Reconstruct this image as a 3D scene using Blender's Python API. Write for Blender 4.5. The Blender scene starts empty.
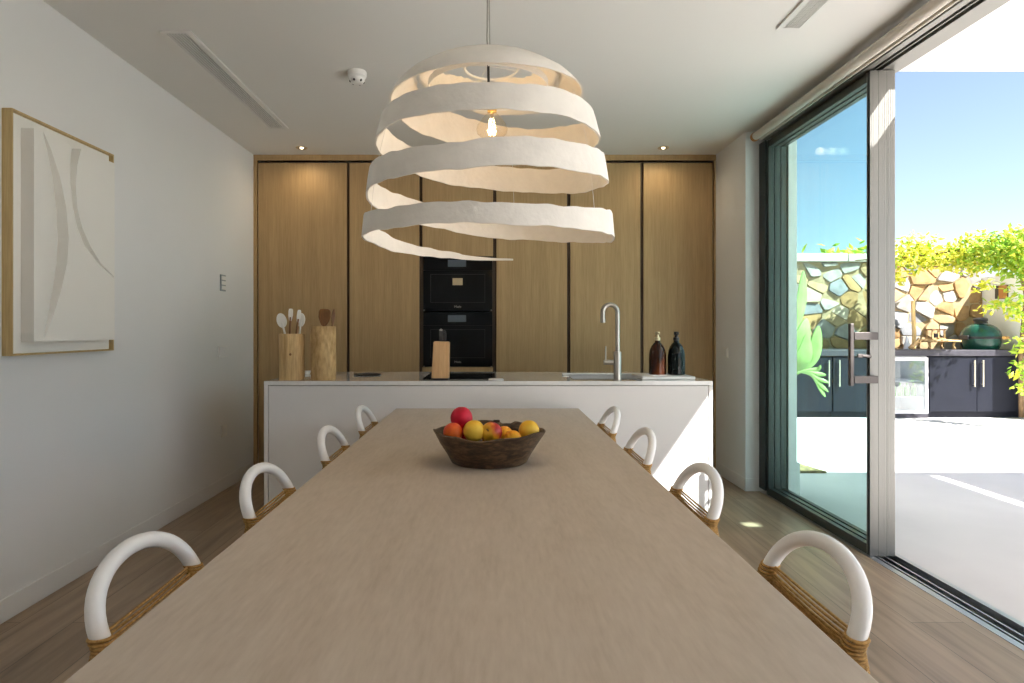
import bpy, bmesh, math, random
from mathutils import Vector, Matrix
PI = math.pi
random.seed(7)
SC = bpy.context.scene
COL = SC.collection
CZ = 1.23; F = 620.0; VX = 492.0; VY = 329.5

def PX(px, Y): return (px - VX) / F * Y          # world X of a photo column at depth Y
def PZ(py, Y): return CZ - (py - VY) / F * Y     # world Z of a photo row at depth Y

# ------------------------------------------------------------------ materials
def _new(name):
    m = bpy.data.materials.new(name); m.use_nodes = True
    nt = m.node_tree
    return m, nt, nt.nodes['Principled BSDF']

def _mapping(nt, scale, rot=(0, 0, 0)):
    tc = nt.nodes.new('ShaderNodeTexCoord'); mp = nt.nodes.new('ShaderNodeMapping')
    mp.inputs['Scale'].default_value = scale; mp.inputs['Rotation'].default_value = rot
    nt.links.new(tc.outputs['Object'], mp.inputs['Vector'])
    return mp

def _ramp(nt, stops):
    r = nt.nodes.new('ShaderNodeValToRGB')
    while len(r.color_ramp.elements) < len(stops): r.color_ramp.elements.new(0.5)
    for e, (p, c) in zip(r.color_ramp.elements, stops):
        e.position = p; e.color = (*c, 1)
    return r

def plain(name, col, rough=0.5, metal=0.0, spec=0.5, var=0.06, scale=6.0, bump=0.0, bscale=60.0, coat=0.0):
    m, nt, b = _new(name)
    b.inputs['Roughness'].default_value = rough; b.inputs['Metallic'].default_value = metal
    b.inputs['Specular IOR Level'].default_value = spec
    if coat: b.inputs['Coat Weight'].default_value = coat
    mp = _mapping(nt, (1, 1, 1))
    n = nt.nodes.new('ShaderNodeTexNoise'); n.inputs['Scale'].default_value = scale; n.inputs['Detail'].default_value = 4
    nt.links.new(mp.outputs[0], n.inputs['Vector'])
    lo = tuple(max(0, c * (1 - var)) for c in col); hi = tuple(min(1, c * (1 + var)) for c in col)
    r = _ramp(nt, [(0.3, lo), (0.7, hi)])
    nt.links.new(n.outputs['Fac'], r.inputs[0]); nt.links.new(r.outputs[0], b.inputs['Base Color'])
    if bump:
        n2 = nt.nodes.new('ShaderNodeTexNoise'); n2.inputs['Scale'].default_value = bscale; n2.inputs['Detail'].default_value = 5
        nt.links.new(mp.outputs[0], n2.inputs['Vector'])
        bp = nt.nodes.new('ShaderNodeBump'); bp.inputs['Strength'].default_value = bump; bp.inputs['Distance'].default_value = 0.01
        nt.links.new(n2.outputs['Fac'], bp.inputs['Height']); nt.links.new(bp.outputs[0], b.inputs['Normal'])
    return m

def wood(name, c1, c2, stretch=(40, 40, 1.5), rough=0.5, spec=0.4, fine=4.0, bump=0.08, c3=None):
    m, nt, b = _new(name)
    b.inputs['Roughness'].default_value = rough; b.inputs['Specular IOR Level'].default_value = spec
    mp = _mapping(nt, stretch)
    n = nt.nodes.new('ShaderNodeTexNoise'); n.inputs['Scale'].default_value = 1.0; n.inputs['Detail'].default_value = 6
    n.inputs['Roughness'].default_value = 0.65; n.inputs['Distortion'].default_value = 0.3
    nt.links.new(mp.outputs[0], n.inputs['Vector'])
    mp2 = _mapping(nt, tuple(s * fine for s in stretch))
    n2 = nt.nodes.new('ShaderNodeTexNoise'); n2.inputs['Scale'].default_value = 1.0; n2.inputs['Detail'].default_value = 3
    nt.links.new(mp2.outputs[0], n2.inputs['Vector'])
    mx = nt.nodes.new('ShaderNodeMath'); mx.operation = 'MULTIPLY_ADD'
    mx.inputs[1].default_value = 0.45
    sc = nt.nodes.new('ShaderNodeMath'); sc.operation = 'MULTIPLY'; sc.inputs[1].default_value = 0.6
    nt.links.new(n.outputs['Fac'], sc.inputs[0])
    nt.links.new(n2.outputs['Fac'], mx.inputs[0]); nt.links.new(sc.outputs[0], mx.inputs[2])
    stops = [(0.36, c1), (0.68, c2)] if c3 is None else [(0.34, c1), (0.5, c3), (0.68, c2)]
    r = _ramp(nt, stops)
    nt.links.new(mx.outputs[0], r.inputs[0]); nt.links.new(r.outputs[0], b.inputs['Base Color'])
    if bump:
        bp = nt.nodes.new('ShaderNodeBump'); bp.inputs['Strength'].default_value = bump; bp.inputs['Distance'].default_value = 0.004
        nt.links.new(mx.outputs[0], bp.inputs['Height']); nt.links.new(bp.outputs[0], b.inputs['Normal'])
    return m

def floor_wood(name):
    m, nt, b = _new(name)
    b.inputs['Roughness'].default_value = 0.33; b.inputs['Specular IOR Level'].default_value = 0.6
    mp = _mapping(nt, (1, 1, 1), (0, 0, PI / 2))
    br = nt.nodes.new('ShaderNodeTexBrick'); br.offset = 0.37
    br.inputs['Scale'].default_value = 1.0; br.inputs['Brick Width'].default_value = 1.9; br.inputs['Row Height'].default_value = 0.22
    br.inputs['Mortar Size'].default_value = 0.0016; br.inputs['Mortar Smooth'].default_value = 0.2
    br.inputs['Color1'].default_value = (0.285, 0.202, 0.128, 1); br.inputs['Color2'].default_value = (0.37, 0.27, 0.178, 1)
    br.inputs['Mortar'].default_value = (0.09, 0.065, 0.04, 1); br.inputs['Bias'].default_value = 0
    nt.links.new(mp.outputs[0], br.inputs['Vector'])
    mp2 = _mapping(nt, (22, 1.6, 1))
    n = nt.nodes.new('ShaderNodeTexNoise'); n.inputs['Scale'].default_value = 1; n.inputs['Detail'].default_value = 7; n.inputs['Distortion'].default_value = 0.6
    nt.links.new(mp2.outputs[0], n.inputs['Vector'])
    r = _ramp(nt, [(0.25, (0.55, 0.53, 0.5)), (0.55, (0.95, 0.95, 0.95)), (0.8, (1.25, 1.22, 1.18))])
    nt.links.new(n.outputs['Fac'], r.inputs[0])
    mm = nt.nodes.new('ShaderNodeMix'); mm.data_type = 'RGBA'; mm.blend_type = 'MULTIPLY'; mm.inputs[0].default_value = 1.0
    nt.links.new(br.outputs['Color'], mm.inputs[6]); nt.links.new(r.outputs[0], mm.inputs[7])
    nt.links.new(mm.outputs[2], b.inputs['Base Color'])
    bp = nt.nodes.new('ShaderNodeBump'); bp.inputs['Strength'].default_value = 0.06; bp.inputs['Distance'].default_value = 0.004
    nt.links.new(n.outputs['Fac'], bp.inputs['Height']); nt.links.new(bp.outputs[0], b.inputs['Normal'])
    return m

def tinted_glass(name, tint, gloss=0.08, rough=0.0):
    m = bpy.data.materials.new(name); m.use_nodes = True; nt = m.node_tree
    nt.nodes.clear()
    out = nt.nodes.new('ShaderNodeOutputMaterial'); mix = nt.nodes.new('ShaderNodeMixShader')
    tr = nt.nodes.new('ShaderNodeBsdfTransparent'); tr.inputs[0].default_value = (*tint, 1)
    gl = nt.nodes.new('ShaderNodeBsdfGlossy'); gl.inputs['Roughness'].default_value = rough
    fr = nt.nodes.new('ShaderNodeLayerWeight'); fr.inputs[0].default_value = 0.5
    pw = nt.nodes.new('ShaderNodeMath'); pw.operation = 'POWER'; pw.inputs[1].default_value = 5.0
    mu = nt.nodes.new('ShaderNodeMath'); mu.operation = 'MULTIPLY_ADD'; mu.inputs[1].default_value = 0.6; mu.inputs[2].default_value = gloss
    mu.use_clamp = True
    nt.links.new(fr.outputs['Facing'], pw.inputs[0]); nt.links.new(pw.outputs[0], mu.inputs[0]); nt.links.new(mu.outputs[0], mix.inputs[0])
    nt.links.new(tr.outputs[0], mix.inputs[1]); nt.links.new(gl.outputs[0], mix.inputs[2])
    nt.links.new(mix.outputs[0], out.inputs[0])
    return m

def glow(name, col, strength):
    m = bpy.data.materials.new(name); m.use_nodes = True; nt = m.node_tree
    b = nt.nodes['Principled BSDF']
    b.inputs['Base Color'].default_value = (*col, 1)
    b.inputs['Emission Color'].default_value = (*col, 1); b.inputs['Emission Strength'].default_value = strength
    return m

def leafmat(name, c1, c2, scale=9.0, trans=0.4):
    m, nt, b = _new(name)
    mp = _mapping(nt, (1, 1, 1))
    n = nt.nodes.new('ShaderNodeTexNoise'); n.inputs['Scale'].default_value = scale; n.inputs['Detail'].default_value = 2
    nt.links.new(mp.outputs[0], n.inputs['Vector'])
    r = _ramp(nt, [(0.35, c1), (0.65, c2)])
    nt.links.new(n.outputs['Fac'], r.inputs[0]); nt.links.new(r.outputs[0], b.inputs['Base Color'])
    b.inputs['Roughness'].default_value = 0.5
    t = nt.nodes.new('ShaderNodeBsdfTranslucent'); nt.links.new(r.outputs[0], t.inputs[0])
    mix = nt.nodes.new('ShaderNodeMixShader'); mix.inputs[0].default_value = trans
    out = nt.nodes['Material Output']
    nt.links.new(b.outputs[0], mix.inputs[1]); nt.links.new(t.outputs[0], mix.inputs[2]); nt.links.new(mix.outputs[0], out.inputs[0])
    return m

M = {}
M['wall'] = plain('white_plaster', (0.75, 0.755, 0.755), 0.85, var=0.015, scale=1.5, bump=0.02, bscale=120)
M['ceiling'] = plain('ceiling_paint', (0.74, 0.73, 0.70), 0.9, var=0.01, scale=1.0)
M['skirting'] = plain('skirting_paint', (0.75, 0.752, 0.75), 0.5, var=0.01)
M['floor'] = floor_wood('oak_plank_floor')
M['table'] = wood('limed_oak', (0.425, 0.345, 0.262), (0.54, 0.455, 0.362), (13, 2.2, 8), 0.38, 0.4, fine=7, bump=0.02, c3=(0.485, 0.40, 0.312))
M['cab'] = wood('oak_veneer', (0.345, 0.22, 0.10), (0.49, 0.33, 0.162), (22, 22, 0.9), 0.5, 0.35, fine=6, bump=0.02, c3=(0.42, 0.275, 0.13))
M['cabdark'] = plain('shadow_gap_bronze', (0.07, 0.041, 0.02), 0.6)
M['island'] = plain('white_lacquer', (0.755, 0.735, 0.715), 0.4, var=0.01)
M['stone'] = plain('polished_white_worktop', (0.74, 0.73, 0.71), 0.045, var=0.03, scale=30, spec=0.55, coat=0.3)
M['white'] = plain('white_gloss_paint', (0.82, 0.81, 0.79), 0.28, var=0.01)
M['rope'] = wood('paper_cord_rope', (0.26, 0.14, 0.04), (0.56, 0.34, 0.12), (60, 60, 60), 0.75, 0.2, fine=3, bump=0.15)
M['shade'] = plain('papier_mache', (0.80, 0.765, 0.70), 0.9, var=0.04, scale=14, bump=0.25, bscale=40, spec=0.1)
M['brass'] = plain('brass', (0.75, 0.52, 0.18), 0.3, 1.0)
M['steel'] = plain('brushed_steel', (0.43, 0.41, 0.37), 0.33, 1.0, var=0.03, scale=30)
M['alu'] = plain('grey_aluminium', (0.27, 0.262, 0.242), 0.42, 0.55, var=0.03, scale=3)
M['bronze'] = plain('dark_anodised_aluminium', (0.055, 0.062, 0.055), 0.4, 0.3)
M['handle'] = plain('brushed_bronze_steel', (0.10, 0.086, 0.08), 0.4, 0.5)
M['aludark'] = plain('dark_seal', (0.02, 0.025, 0.025), 0.5)
M['track'] = plain('silver_track', (0.55, 0.55, 0.56), 0.3, 0.9, var=0.02)
M['glass'] = tinted_glass('green_tinted_glass', (0.928, 0.99, 0.982), 0.012)
M['clear'] = tinted_glass('clear_glass', (0.97, 0.93, 0.86), 0.05)
M['blackglass'] = plain('black_glass', (0.006, 0.007, 0.008), 0.07, spec=0.22)
M['black'] = plain('black_plastic', (0.02, 0.02, 0.021), 0.4)
M['screen'] = plain('oven_display', (0.10, 0.125, 0.15), 0.2)
M['offwhite'] = plain('white_plastic', (0.78, 0.77, 0.74), 0.4, var=0.01)
M['greyplastic'] = plain('grey_plastic', (0.30, 0.33, 0.33), 0.4)
M['artframe'] = wood('pale_oak_frame', (0.40, 0.28, 0.115), (0.58, 0.43, 0.21), (50, 50, 2), 0.5, 0.3)
M['art'] = plain('plaster_relief', (0.80, 0.785, 0.74), 0.9, var=0.01, scale=3, bump=0.03, bscale=200)
M['potwood'] = wood('pale_log_wood', (0.42, 0.27, 0.11), (0.68, 0.48, 0.24), (30, 30, 3), 0.6, 0.3, bump=0.1)
M['potwood2'] = wood('mottled_log_wood', (0.33, 0.195, 0.07), (0.66, 0.46, 0.22), (14, 14, 5), 0.6, 0.3, bump=0.12)
M['darkspoon'] = wood('dark_spoon_wood', (0.12, 0.048, 0.016), (0.28, 0.125, 0.04), (40, 40, 3), 0.4)
M['scoop'] = plain('milky_silicone', (0.82, 0.80, 0.74), 0.35, var=0.02)
M['blockwood'] = wood('beech_block', (0.50, 0.29, 0.13), (0.66, 0.42, 0.21), (40, 40, 3), 0.5)
M['bowl'] = wood('old_dark_wood', (0.022, 0.012, 0.006), (0.17, 0.10, 0.05), (12, 12, 34), 0.5, 0.4, fine=4, bump=0.6, c3=(0.058, 0.034, 0.018))
M['amber'] = plain('amber_glass', (0.03, 0.0085, 0.003), 0.12, var=0.25, scale=12, spec=0.35)
M['greenblack'] = plain('dark_green_glass', (0.006, 0.010, 0.009), 0.12, var=0.2, scale=12, spec=0.3)
M['champagne'] = plain('champagne_metal', (0.62, 0.52, 0.33), 0.35, 0.9)
M['marble'] = plain('white_marble', (0.82, 0.815, 0.80), 0.25, var=0.04, scale=8)
M['deck'] = plain('pale_microcement', (0.665, 0.63, 0.605), 0.75, var=0.06, scale=1.3, bump=0.05, bscale=30)
M['ext'] = plain('white_render', (0.86, 0.85, 0.82), 0.9, var=0.02, scale=3, bump=0.1, bscale=60)
M['canopy'] = plain('canopy_soffit_paint', (0.86, 0.855, 0.84), 0.9, var=0.005)
M['bbq'] = plain('anthracite_panel', (0.012, 0.0135, 0.021), 0.5, spec=0.15, var=0.12, scale=3)
M['bbqtop'] = plain('dark_grey_worktop', (0.036, 0.033, 0.043), 0.5, var=0.15, scale=20)
M['nickel'] = plain('satin_nickel', (0.66, 0.60, 0.47), 0.35, 0.8)
M['egg'] = plain('green_dimpled_ceramic', (0.008, 0.062, 0.042), 0.22, var=0.15, scale=40, bump=0.15, bscale=140)
M['hwood'] = wood('handle_wood', (0.50, 0.25, 0.06), (0.72, 0.42, 0.12), (20, 20, 20), 0.5)
M['driftwood'] = wood('driftwood', (0.32, 0.19, 0.08), (0.62, 0.42, 0.2), (30, 30, 8), 0.8, bump=0.3)
M['bamboo'] = wood('bamboo', (0.62, 0.40, 0.14), (0.78, 0.56, 0.26), (20, 20, 3), 0.5)
M['vine'] = leafmat('vine_leaf', (0.52, 0.54, 0.03), (0.78, 0.74, 0.12), 6.0)
M['vinegreen'] = leafmat('vine_leaf_green', (0.22, 0.42, 0.03), (0.46, 0.60, 0.07), 5.0)
M['hedge'] = leafmat('hedge_leaf', (0.38, 0.52, 0.03), (0.62, 0.68, 0.08), 4.0)
M['bark'] = wood('bark', (0.12, 0.07, 0.035), (0.26, 0.17, 0.09), (20, 20, 5), 0.9, bump=0.4)
M['plant'] = leafmat('pale_succulent_leaf', (0.24, 0.40, 0.11), (0.38, 0.52, 0.2), 4.0, 0.25)
M['gravel'] = plain('gravel', (0.20, 0.155, 0.07), 0.9, var=0.8, scale=26, bump=0.9, bscale=24)
M['mortar'] = plain('tan_mortar', (0.33, 0.245, 0.14), 0.95, var=0.2, scale=10, bump=0.3)
STONES = [plain('wall_stone_%s' % n, c, 0.9, var=0.22, scale=9, bump=0.5, bscale=16) for n, c in
          [('tan', (0.36, 0.25, 0.13)), ('ochre', (0.34, 0.205, 0.085)), ('grey', (0.30, 0.275, 0.24)), ('cream', (0.42, 0.345, 0.245)),
           ('blue_grey', (0.21, 0.215, 0.225)), ('pale', (0.44, 0.41, 0.36))]]
M['cap'] = plain('cap_stone', (0.48, 0.44, 0.37), 0.9, var=0.15, scale=8, bump=0.3)
M['vent'] = plain('vent_paint', (0.72, 0.71, 0.68), 0.5, var=0.01)
M['ventdark'] = plain('vent_recess', (0.06, 0.057, 0.052), 0.8)
M['fridge'] = plain('fridge_liner', (0.72, 0.74, 0.76), 0.4, var=0.02)
M['fridgeframe'] = plain('fridge_frame', (0.80, 0.78, 0.80), 0.35, var=0.02)
M['bottlegreen'] = plain('green_bottle_glass', (0.20, 0.42, 0.12), 0.15, var=0.1)
M['blindcloth'] = plain('blind_fabric', (0.62, 0.58, 0.51), 0.8, var=0.03, scale=30)
M['thread'] = plain('nylon_thread', (0.72, 0.70, 0.66), 0.4)
M['filament'] = glow('filament', (1.0, 0.62, 0.26), 22.0)
M['led'] = glow('led', (1.0, 0.86, 0.58), 3.0)
M['copper'] = plain('lamp_copper', (0.45, 0.20, 0.05), 0.5, 0.3)

def fruit(name, stops, scale):
    m, nt, b = _new(name)
    mp = _mapping(nt, (1, 1, 1))
    n = nt.nodes.new('ShaderNodeTexNoise'); n.inputs['Scale'].default_value = scale; n.inputs['Detail'].default_value = 3
    nt.links.new(mp.outputs[0], n.inputs['Vector'])
    r = _ramp(nt, stops); nt.links.new(n.outputs['Fac'], r.inputs[0]); nt.links.new(r.outputs[0], b.inputs['Base Color'])
    b.inputs['Roughness'].default_value = 0.5; b.inputs['Specular IOR Level'].default_value = 0.3
    return m
M['fruitred'] = fruit('crimson_skin', [(0.35, (0.42, 0.004, 0.022)), (0.7, (0.60, 0.014, 0.045))], 18)
M['fruitorange'] = fruit('blush_orange_skin', [(0.35, (0.55, 0.03, 0.02)), (0.6, (0.75, 0.14, 0.02))], 14)
M['fruityellow'] = fruit('yellow_skin', [(0.38, (0.78, 0.40, 0.015)), (0.62, (0.80, 0.52, 0.06))], 10)
def fruit_blush():
    m, nt, b = _new('blushed_apple_skin')
    tc = nt.nodes.new('ShaderNodeTexCoord'); sp = nt.nodes.new('ShaderNodeVectorMath'); sp.operation = 'DOT_PRODUCT'
    sp.inputs[1].default_value = (13.0, 4.0, 6.0); nt.links.new(tc.outputs['Object'], sp.inputs[0])
    n = nt.nodes.new('ShaderNodeTexNoise'); n.inputs['Scale'].default_value = 30; n.inputs['Detail'].default_value = 4; nt.links.new(tc.outputs['Object'], n.inputs['Vector'])
    a = nt.nodes.new('ShaderNodeMath'); a.operation = 'MULTIPLY_ADD'; a.inputs[1].default_value = 0.8
    nt.links.new(n.outputs['Fac'], a.inputs[0]); nt.links.new(sp.outputs['Value'], a.inputs[2])
    r = _ramp(nt, [(0.20, (0.78, 0.42, 0.02)), (0.45, (0.66, 0.17, 0.012)), (0.68, (0.42, 0.012, 0.015))])
    nt.links.new(a.outputs[0], r.inputs[0]); nt.links.new(r.outputs[0], b.inputs['Base Color']); b.inputs['Roughness'].default_value = 0.35
    return m
M['fruitmix'] = fruit_blush()
M['fruitamber'] = fruit('amber_skin', [(0.4, (0.80, 0.28, 0.01)), (0.62, (0.82, 0.42, 0.02))], 12)

# ------------------------------------------------------------------ geometry helpers
def obj(name, bm, mat, parent=None, smooth=False, loc=None, angle=None):
    me = bpy.data.meshes.new(name)
    bmesh.ops.recalc_face_normals(bm, faces=bm.faces)
    bm.to_mesh(me); bm.free()
    mats = mat if isinstance(mat, (list, tuple)) else [mat]
    for mm in mats: me.materials.append(mm)
    if smooth:
        me.shade_smooth()
        if angle is not None: me.set_sharp_from_angle(angle=math.radians(angle))
    o = bpy.data.objects.new(name, me); COL.objects.link(o)
    if parent is not None: o.parent = parent
    if loc is not None: o.location = loc
    return o

def tag(o, label, cat, group=None, kind=None):
    o['label'] = label; o['category'] = cat
    if group: o['group'] = group
    if kind: o['kind'] = kind
    return o

def thing(name, label, cat, loc=(0, 0, 0), rot=0.0, group=None):
    o = bpy.data.objects.new(name, None); COL.objects.link(o)
    o.empty_display_size = 0.05
    o.location = loc; o.rotation_euler = (0, 0, rot)
    return tag(o, label, cat, group)

def struct(name, bm, mat, smooth=False):
    o = obj(name, bm, mat, None, smooth)
    o['kind'] = 'structure'
    return o

def copy_thing(root, loc, rot=None, label=None):
    r = root.copy(); COL.objects.link(r); r.location = loc
    if rot is not None: r.rotation_euler = (0, 0, rot)
    if label: r['label'] = label
    for ch in list(root.children):
        c = ch.copy(); COL.objects.link(c); c.parent = r
        for g in list(ch.children):
            d = g.copy(); COL.objects.link(d); d.parent = c
    return r

def box(bm, x0, x1, y0, y1, z0, z1, bev=0.0, seg=2, mi=0):
    vs = [bm.verts.new((x, y, z)) for x in (x0, x1) for y in (y0, y1) for z in (z0, z1)]
    idx = [(0, 1, 3, 2), (4, 6, 7, 5), (0, 4, 5, 1), (2, 3, 7, 6), (0, 2, 6, 4), (1, 5, 7, 3)]
    fs = [bm.faces.new([vs[i] for i in f]) for f in idx]
    for f in fs: f.material_index = mi
    if bev > 0:
        es = list({e for f in fs for e in f.edges})
        bmesh.ops.bevel(bm, geom=es, offset=bev, segments=seg, affect='EDGES', profile=0.5)
    return bm

def B(*a, **k):
    return box(bmesh.new(), *a, **k)

def tube(bm, pts, r, n=12, closed=False, cap=True):
    pts = [Vector(p) for p in pts]
    N = len(pts)
    rs = r if isinstance(r, (list, tuple)) else [r] * N
    T = []
    for i in range(N):
        if closed: t = pts[(i + 1) % N] - pts[(i - 1) % N]
        elif i == 0: t = pts[1] - pts[0]
        elif i == N - 1: t = pts[-1] - pts[-2]
        else: t = pts[i + 1] - pts[i - 1]
        T.append(t.normalized())
    ref = Vector((0, 0, 1)) if abs(T[0].z) < 0.9 else Vector((1, 0, 0))
    u = T[0].cross(ref).normalized()
    rings = []
    for i in range(N):
        u = (u - T[i] * u.dot(T[i])).normalized()
        v = T[i].cross(u)
        rings.append([bm.verts.new(pts[i] + (u * math.cos(2 * PI * k / n) + v * math.sin(2 * PI * k / n)) * rs[i]) for k in range(n)])
    m = N if closed else N - 1
    for i in range(m):
        a, b_ = rings[i], rings[(i + 1) % N]
        for k in range(n):
            bm.faces.new((a[k], a[(k + 1) % n], b_[(k + 1) % n], b_[k]))
    if cap and not closed:
        bm.faces.new(list(reversed(rings[0]))); bm.faces.new(rings[-1])
    return bm

def lathe(bm, prof, n=40, cx=0, cy=0, z0=0):
    rings = []
    for r, z in prof:
        if r < 1e-6:
            rings.append([bm.verts.new((cx, cy, z0 + z))])
        else:
            rings.append([bm.verts.new((cx + r * math.cos(2 * PI * k / n), cy + r * math.sin(2 * PI * k / n), z0 + z)) for k in range(n)])
    for a, b_ in zip(rings, rings[1:]):
        for k in range(n):
            k2 = (k + 1) % n
            if len(a) == 1 and len(b_) == 1: continue
            if len(a) == 1: bm.faces.new((a[0], b_[k], b_[k2]))
            elif len(b_) == 1: bm.faces.new((a[k], a[k2], b_[0]))
            else: bm.faces.new((a[k], a[k2], b_[k2], b_[k]))
    return bm

def prism(bm, poly, axis, a0, a1, mi=0):
    """polygon of 2D points extruded along axis (0=x,1=y,2=z) from a0 to a1"""
    def pt(p, a):
        if axis == 0: return (a, p[0], p[1])
        if axis == 1: return (p[0], a, p[1])
        return (p[0], p[1], a)
    A = [bm.verts.new(pt(p, a0)) for p in poly]; Bv = [bm.verts.new(pt(p, a1)) for p in poly]
    n = len(poly)
    fs = [bm.faces.new(A), bm.faces.new(list(reversed(Bv)))]
    for i in range(n): fs.append(bm.faces.new((A[i], Bv[i], Bv[(i + 1) % n], A[(i + 1) % n])))
    for f in fs: f.material_index = mi
    return bm

def interp(tab, t):
    """smooth (Catmull-Rom) interpolation of an evenly indexed table"""
    i = int(math.floor(t)); i = max(0, min(len(tab) - 2, i)); u = t - i
    p0 = tab[max(0, i - 1)]; p1 = tab[i]; p2 = tab[i + 1]; p3 = tab[min(len(tab) - 1, i + 2)]
    return 0.5 * (2 * p1 + (p2 - p0) * u + (2 * p0 - 5 * p1 + 4 * p2 - p3) * u * u + (3 * p1 - p0 - 3 * p2 + p3) * u ** 3)

def lin(tab, x):
    """piecewise linear over (x, y) pairs, ascending x"""
    if x <= tab[0][0]: return tab[0][1]
    for (x0, y0), (x1, y1) in zip(tab, tab[1:]):
        if x <= x1: return y0 + (y1 - y0) * (x - x0) / (x1 - x0)
    return tab[-1][1]

# ------------------------------------------------------------------ camera and render look
cam = bpy.data.cameras.new('camera'); co = bpy.data.objects.new('camera', cam); COL.objects.link(co)
co.location = (0, 0, CZ); co.rotation_euler = (PI / 2, 0, 0)
cam.sensor_width = 36; cam.lens = F / 1024 * 36
cam.shift_x = (512 - VX) / 1024; cam.shift_y = -(341.5 - VY) / 1024
cam.clip_start = 0.05; cam.clip_end = 300
SC.camera = co
SC.view_settings.view_transform = 'Standard'; SC.view_settings.look = 'None'
SC.view_settings.gamma = 1; SC.view_settings.use_curve_mapping = False
SC.view_settings.exposure = 1.45
SC.cycles.use_denoising = True
SC.cycles.max_bounces = 14; SC.cycles.diffuse_bounces = 8; SC.cycles.transparent_max_bounces = 24
SC.cycles.sample_clamp_indirect = 6.0
SC.cycles.caustics_reflective = False; SC.cycles.caustics_refractive = False

# ------------------------------------------------------------------ room shell
XL = -2.055; XR = 1.93; XD = 2.033; XO = 2.22; YB = 5.96; YF = -3.0; ZC = 2.735; YJ = 4.72; YP = 3.36
struct('floor', B(XL - 0.2, XD, YF - 0.2, YB + 0.2, -0.12, 0.0), M['floor'])
struct('ceiling', B(XL - 0.2, XO, YF - 0.2, YB + 0.2, ZC, ZC + 0.12), M['ceiling'])
struct('wall_left', B(XL - 0.2, XL, YF - 0.2, YB + 0.2, 0, ZC), M['wall'])
struct('wall_back', B(XL, XR, YB, YB + 0.2, 0, ZC), M['wall'])
struct('wall_right', B(XR, 2.262, YJ, YB + 0.2, 0, ZC), M['wall'])
# wall behind the camera
bm = bmesh.new()
box(bm, XL, XO, YF - 0.2, YF, 0, ZC)
struct('wall_rear', bm, M['wall'])
struct('wall_right_rear', B(XD - 0.1, XO, YF, -1.0, 0, 2.639), M['wall'])
struct('baseboard_left', B(XL, XL + 0.006, YF, 5.30, 0.0, 0.098, 0.002), M['skirting'])
bm = bmesh.new(); box(bm, XR - 0.006, XR, YJ - 0.006, 5.30, 0, 0.098, 0.002); box(bm, XR - 0.006, 2.03, YJ - 0.006, YJ, 0, 0.098, 0.002)
struct('baseboard_right', bm, M['skirting'])
# head over the sliding doors, running on towards the camera
bm = bmesh.new()
box(bm, XD - 0.013, 2.026 + 0.03, -0.995, 4.62, 2.64, ZC)
box(bm, 2.078, 2.084, -0.995, 4.62, 2.64, ZC); box(bm, 2.115, XO, -0.995, 4.62, 2.64, ZC); box(bm, 2.05, 2.13, -0.995, 4.62, 2.672, ZC)
struct('trim_1', bm, M['alu'])
struct('trim_2', B(2.052, 2.12, -0.995, 4.62, 2.668, 2.6715), M['aludark'])
# rendered reveal outside the far jamb, with its plinth
bm = bmesh.new(); box(bm, 2.20, 2.262, 4.60, 4.72, 0, 3.139); box(bm, 2.20, 2.262, 4.72, 6.2, 2.735, 3.139)
struct('wall_outside', bm, M['ext'])
struct('baseboard_outside', B(2.262, 2.285, 4.60, 6.2, 0.0, 0.24), M['ext'])

# far jamb of the sliding doors
bm = bmesh.new()
box(bm, XD, 2.046, 4.618, YJ - 0.001, 0.03, 2.64)
struct('trim_3', bm, M['aludark'])
struct('trim_4', B(2.047, 2.199, 4.665, YJ - 0.001, 0.03, 2.64), M['bronze'])
# floor tracks: base and rails, one fixed assembly
bm = bmesh.new()
box(bm, XD, XD + 0.035, -0.995, 4.62, -0.1, 0.002, mi=0)
box(bm, XO - 0.03, XO, -0.995, 4.62, -0.1, 0.004, mi=0)
for x in (2.088, 2.131): box(bm, x, x + 0.009, -0.995, 4.62, -0.1, -0.002, mi=0)
box(bm, XD + 0.036, XO - 0.031, -0.995, 4.62, -0.1, -0.035, mi=1)
tr = struct('trim_5', bm, [M['track'], M['aludark']])

# ------------------------------------------------------------------ sliding glass panels stacked at the far end
xs = [2.049, 2.0948, 2.1406]
def panel(i, x, label):
    t = thing('sliding_door', label, 'door', (x, YP, 0.0), 0, None)
    bm = bmesh.new()
    box(bm, 0, 0.0445, 0, 0.032, 0.0, 2.635, 0.001)
    for k in range(3): box(bm, 0.008 + k * 0.012, 0.0092 + k * 0.012, -0.0012, 0.001, 0.0, 2.635)
    obj('stile', bm, M['alu'], t)
    obj('stile', B(0, 0.042, 1.235, 1.268, 0.0, 2.635, 0.002), M['bronze'], t)
    obj('bottom_rail', B(0.004, 0.038, 0.0325, 1.2345, 0.0, 0.055, 0.002), M['bronze'], t)
    obj('top_rail', B(0.004, 0.038, 0.0325, 1.2345, 2.585, 2.635, 0.002), M['bronze'], t)
    obj('seal', B(-0.0012, -0.0001, 0.0005, 0.022, 0.0, 2.635), M['aludark'], t)
    obj('glass_pane', B(0.014, 0.028, 0.0325, 1.2345, 0.0555, 2.5845), M['glass'], t)
    return t
pl = ['sliding glass door panel nearest the dining room, carrying the long pull handle',
      'middle sliding glass door panel, sandwiched in the stack beside the doorway',
      'outermost sliding glass door panel of the stack, on the terrace side']
panels = [panel(i, x, l) for i, (x, l) in enumerate(zip(xs, pl))]
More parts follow.
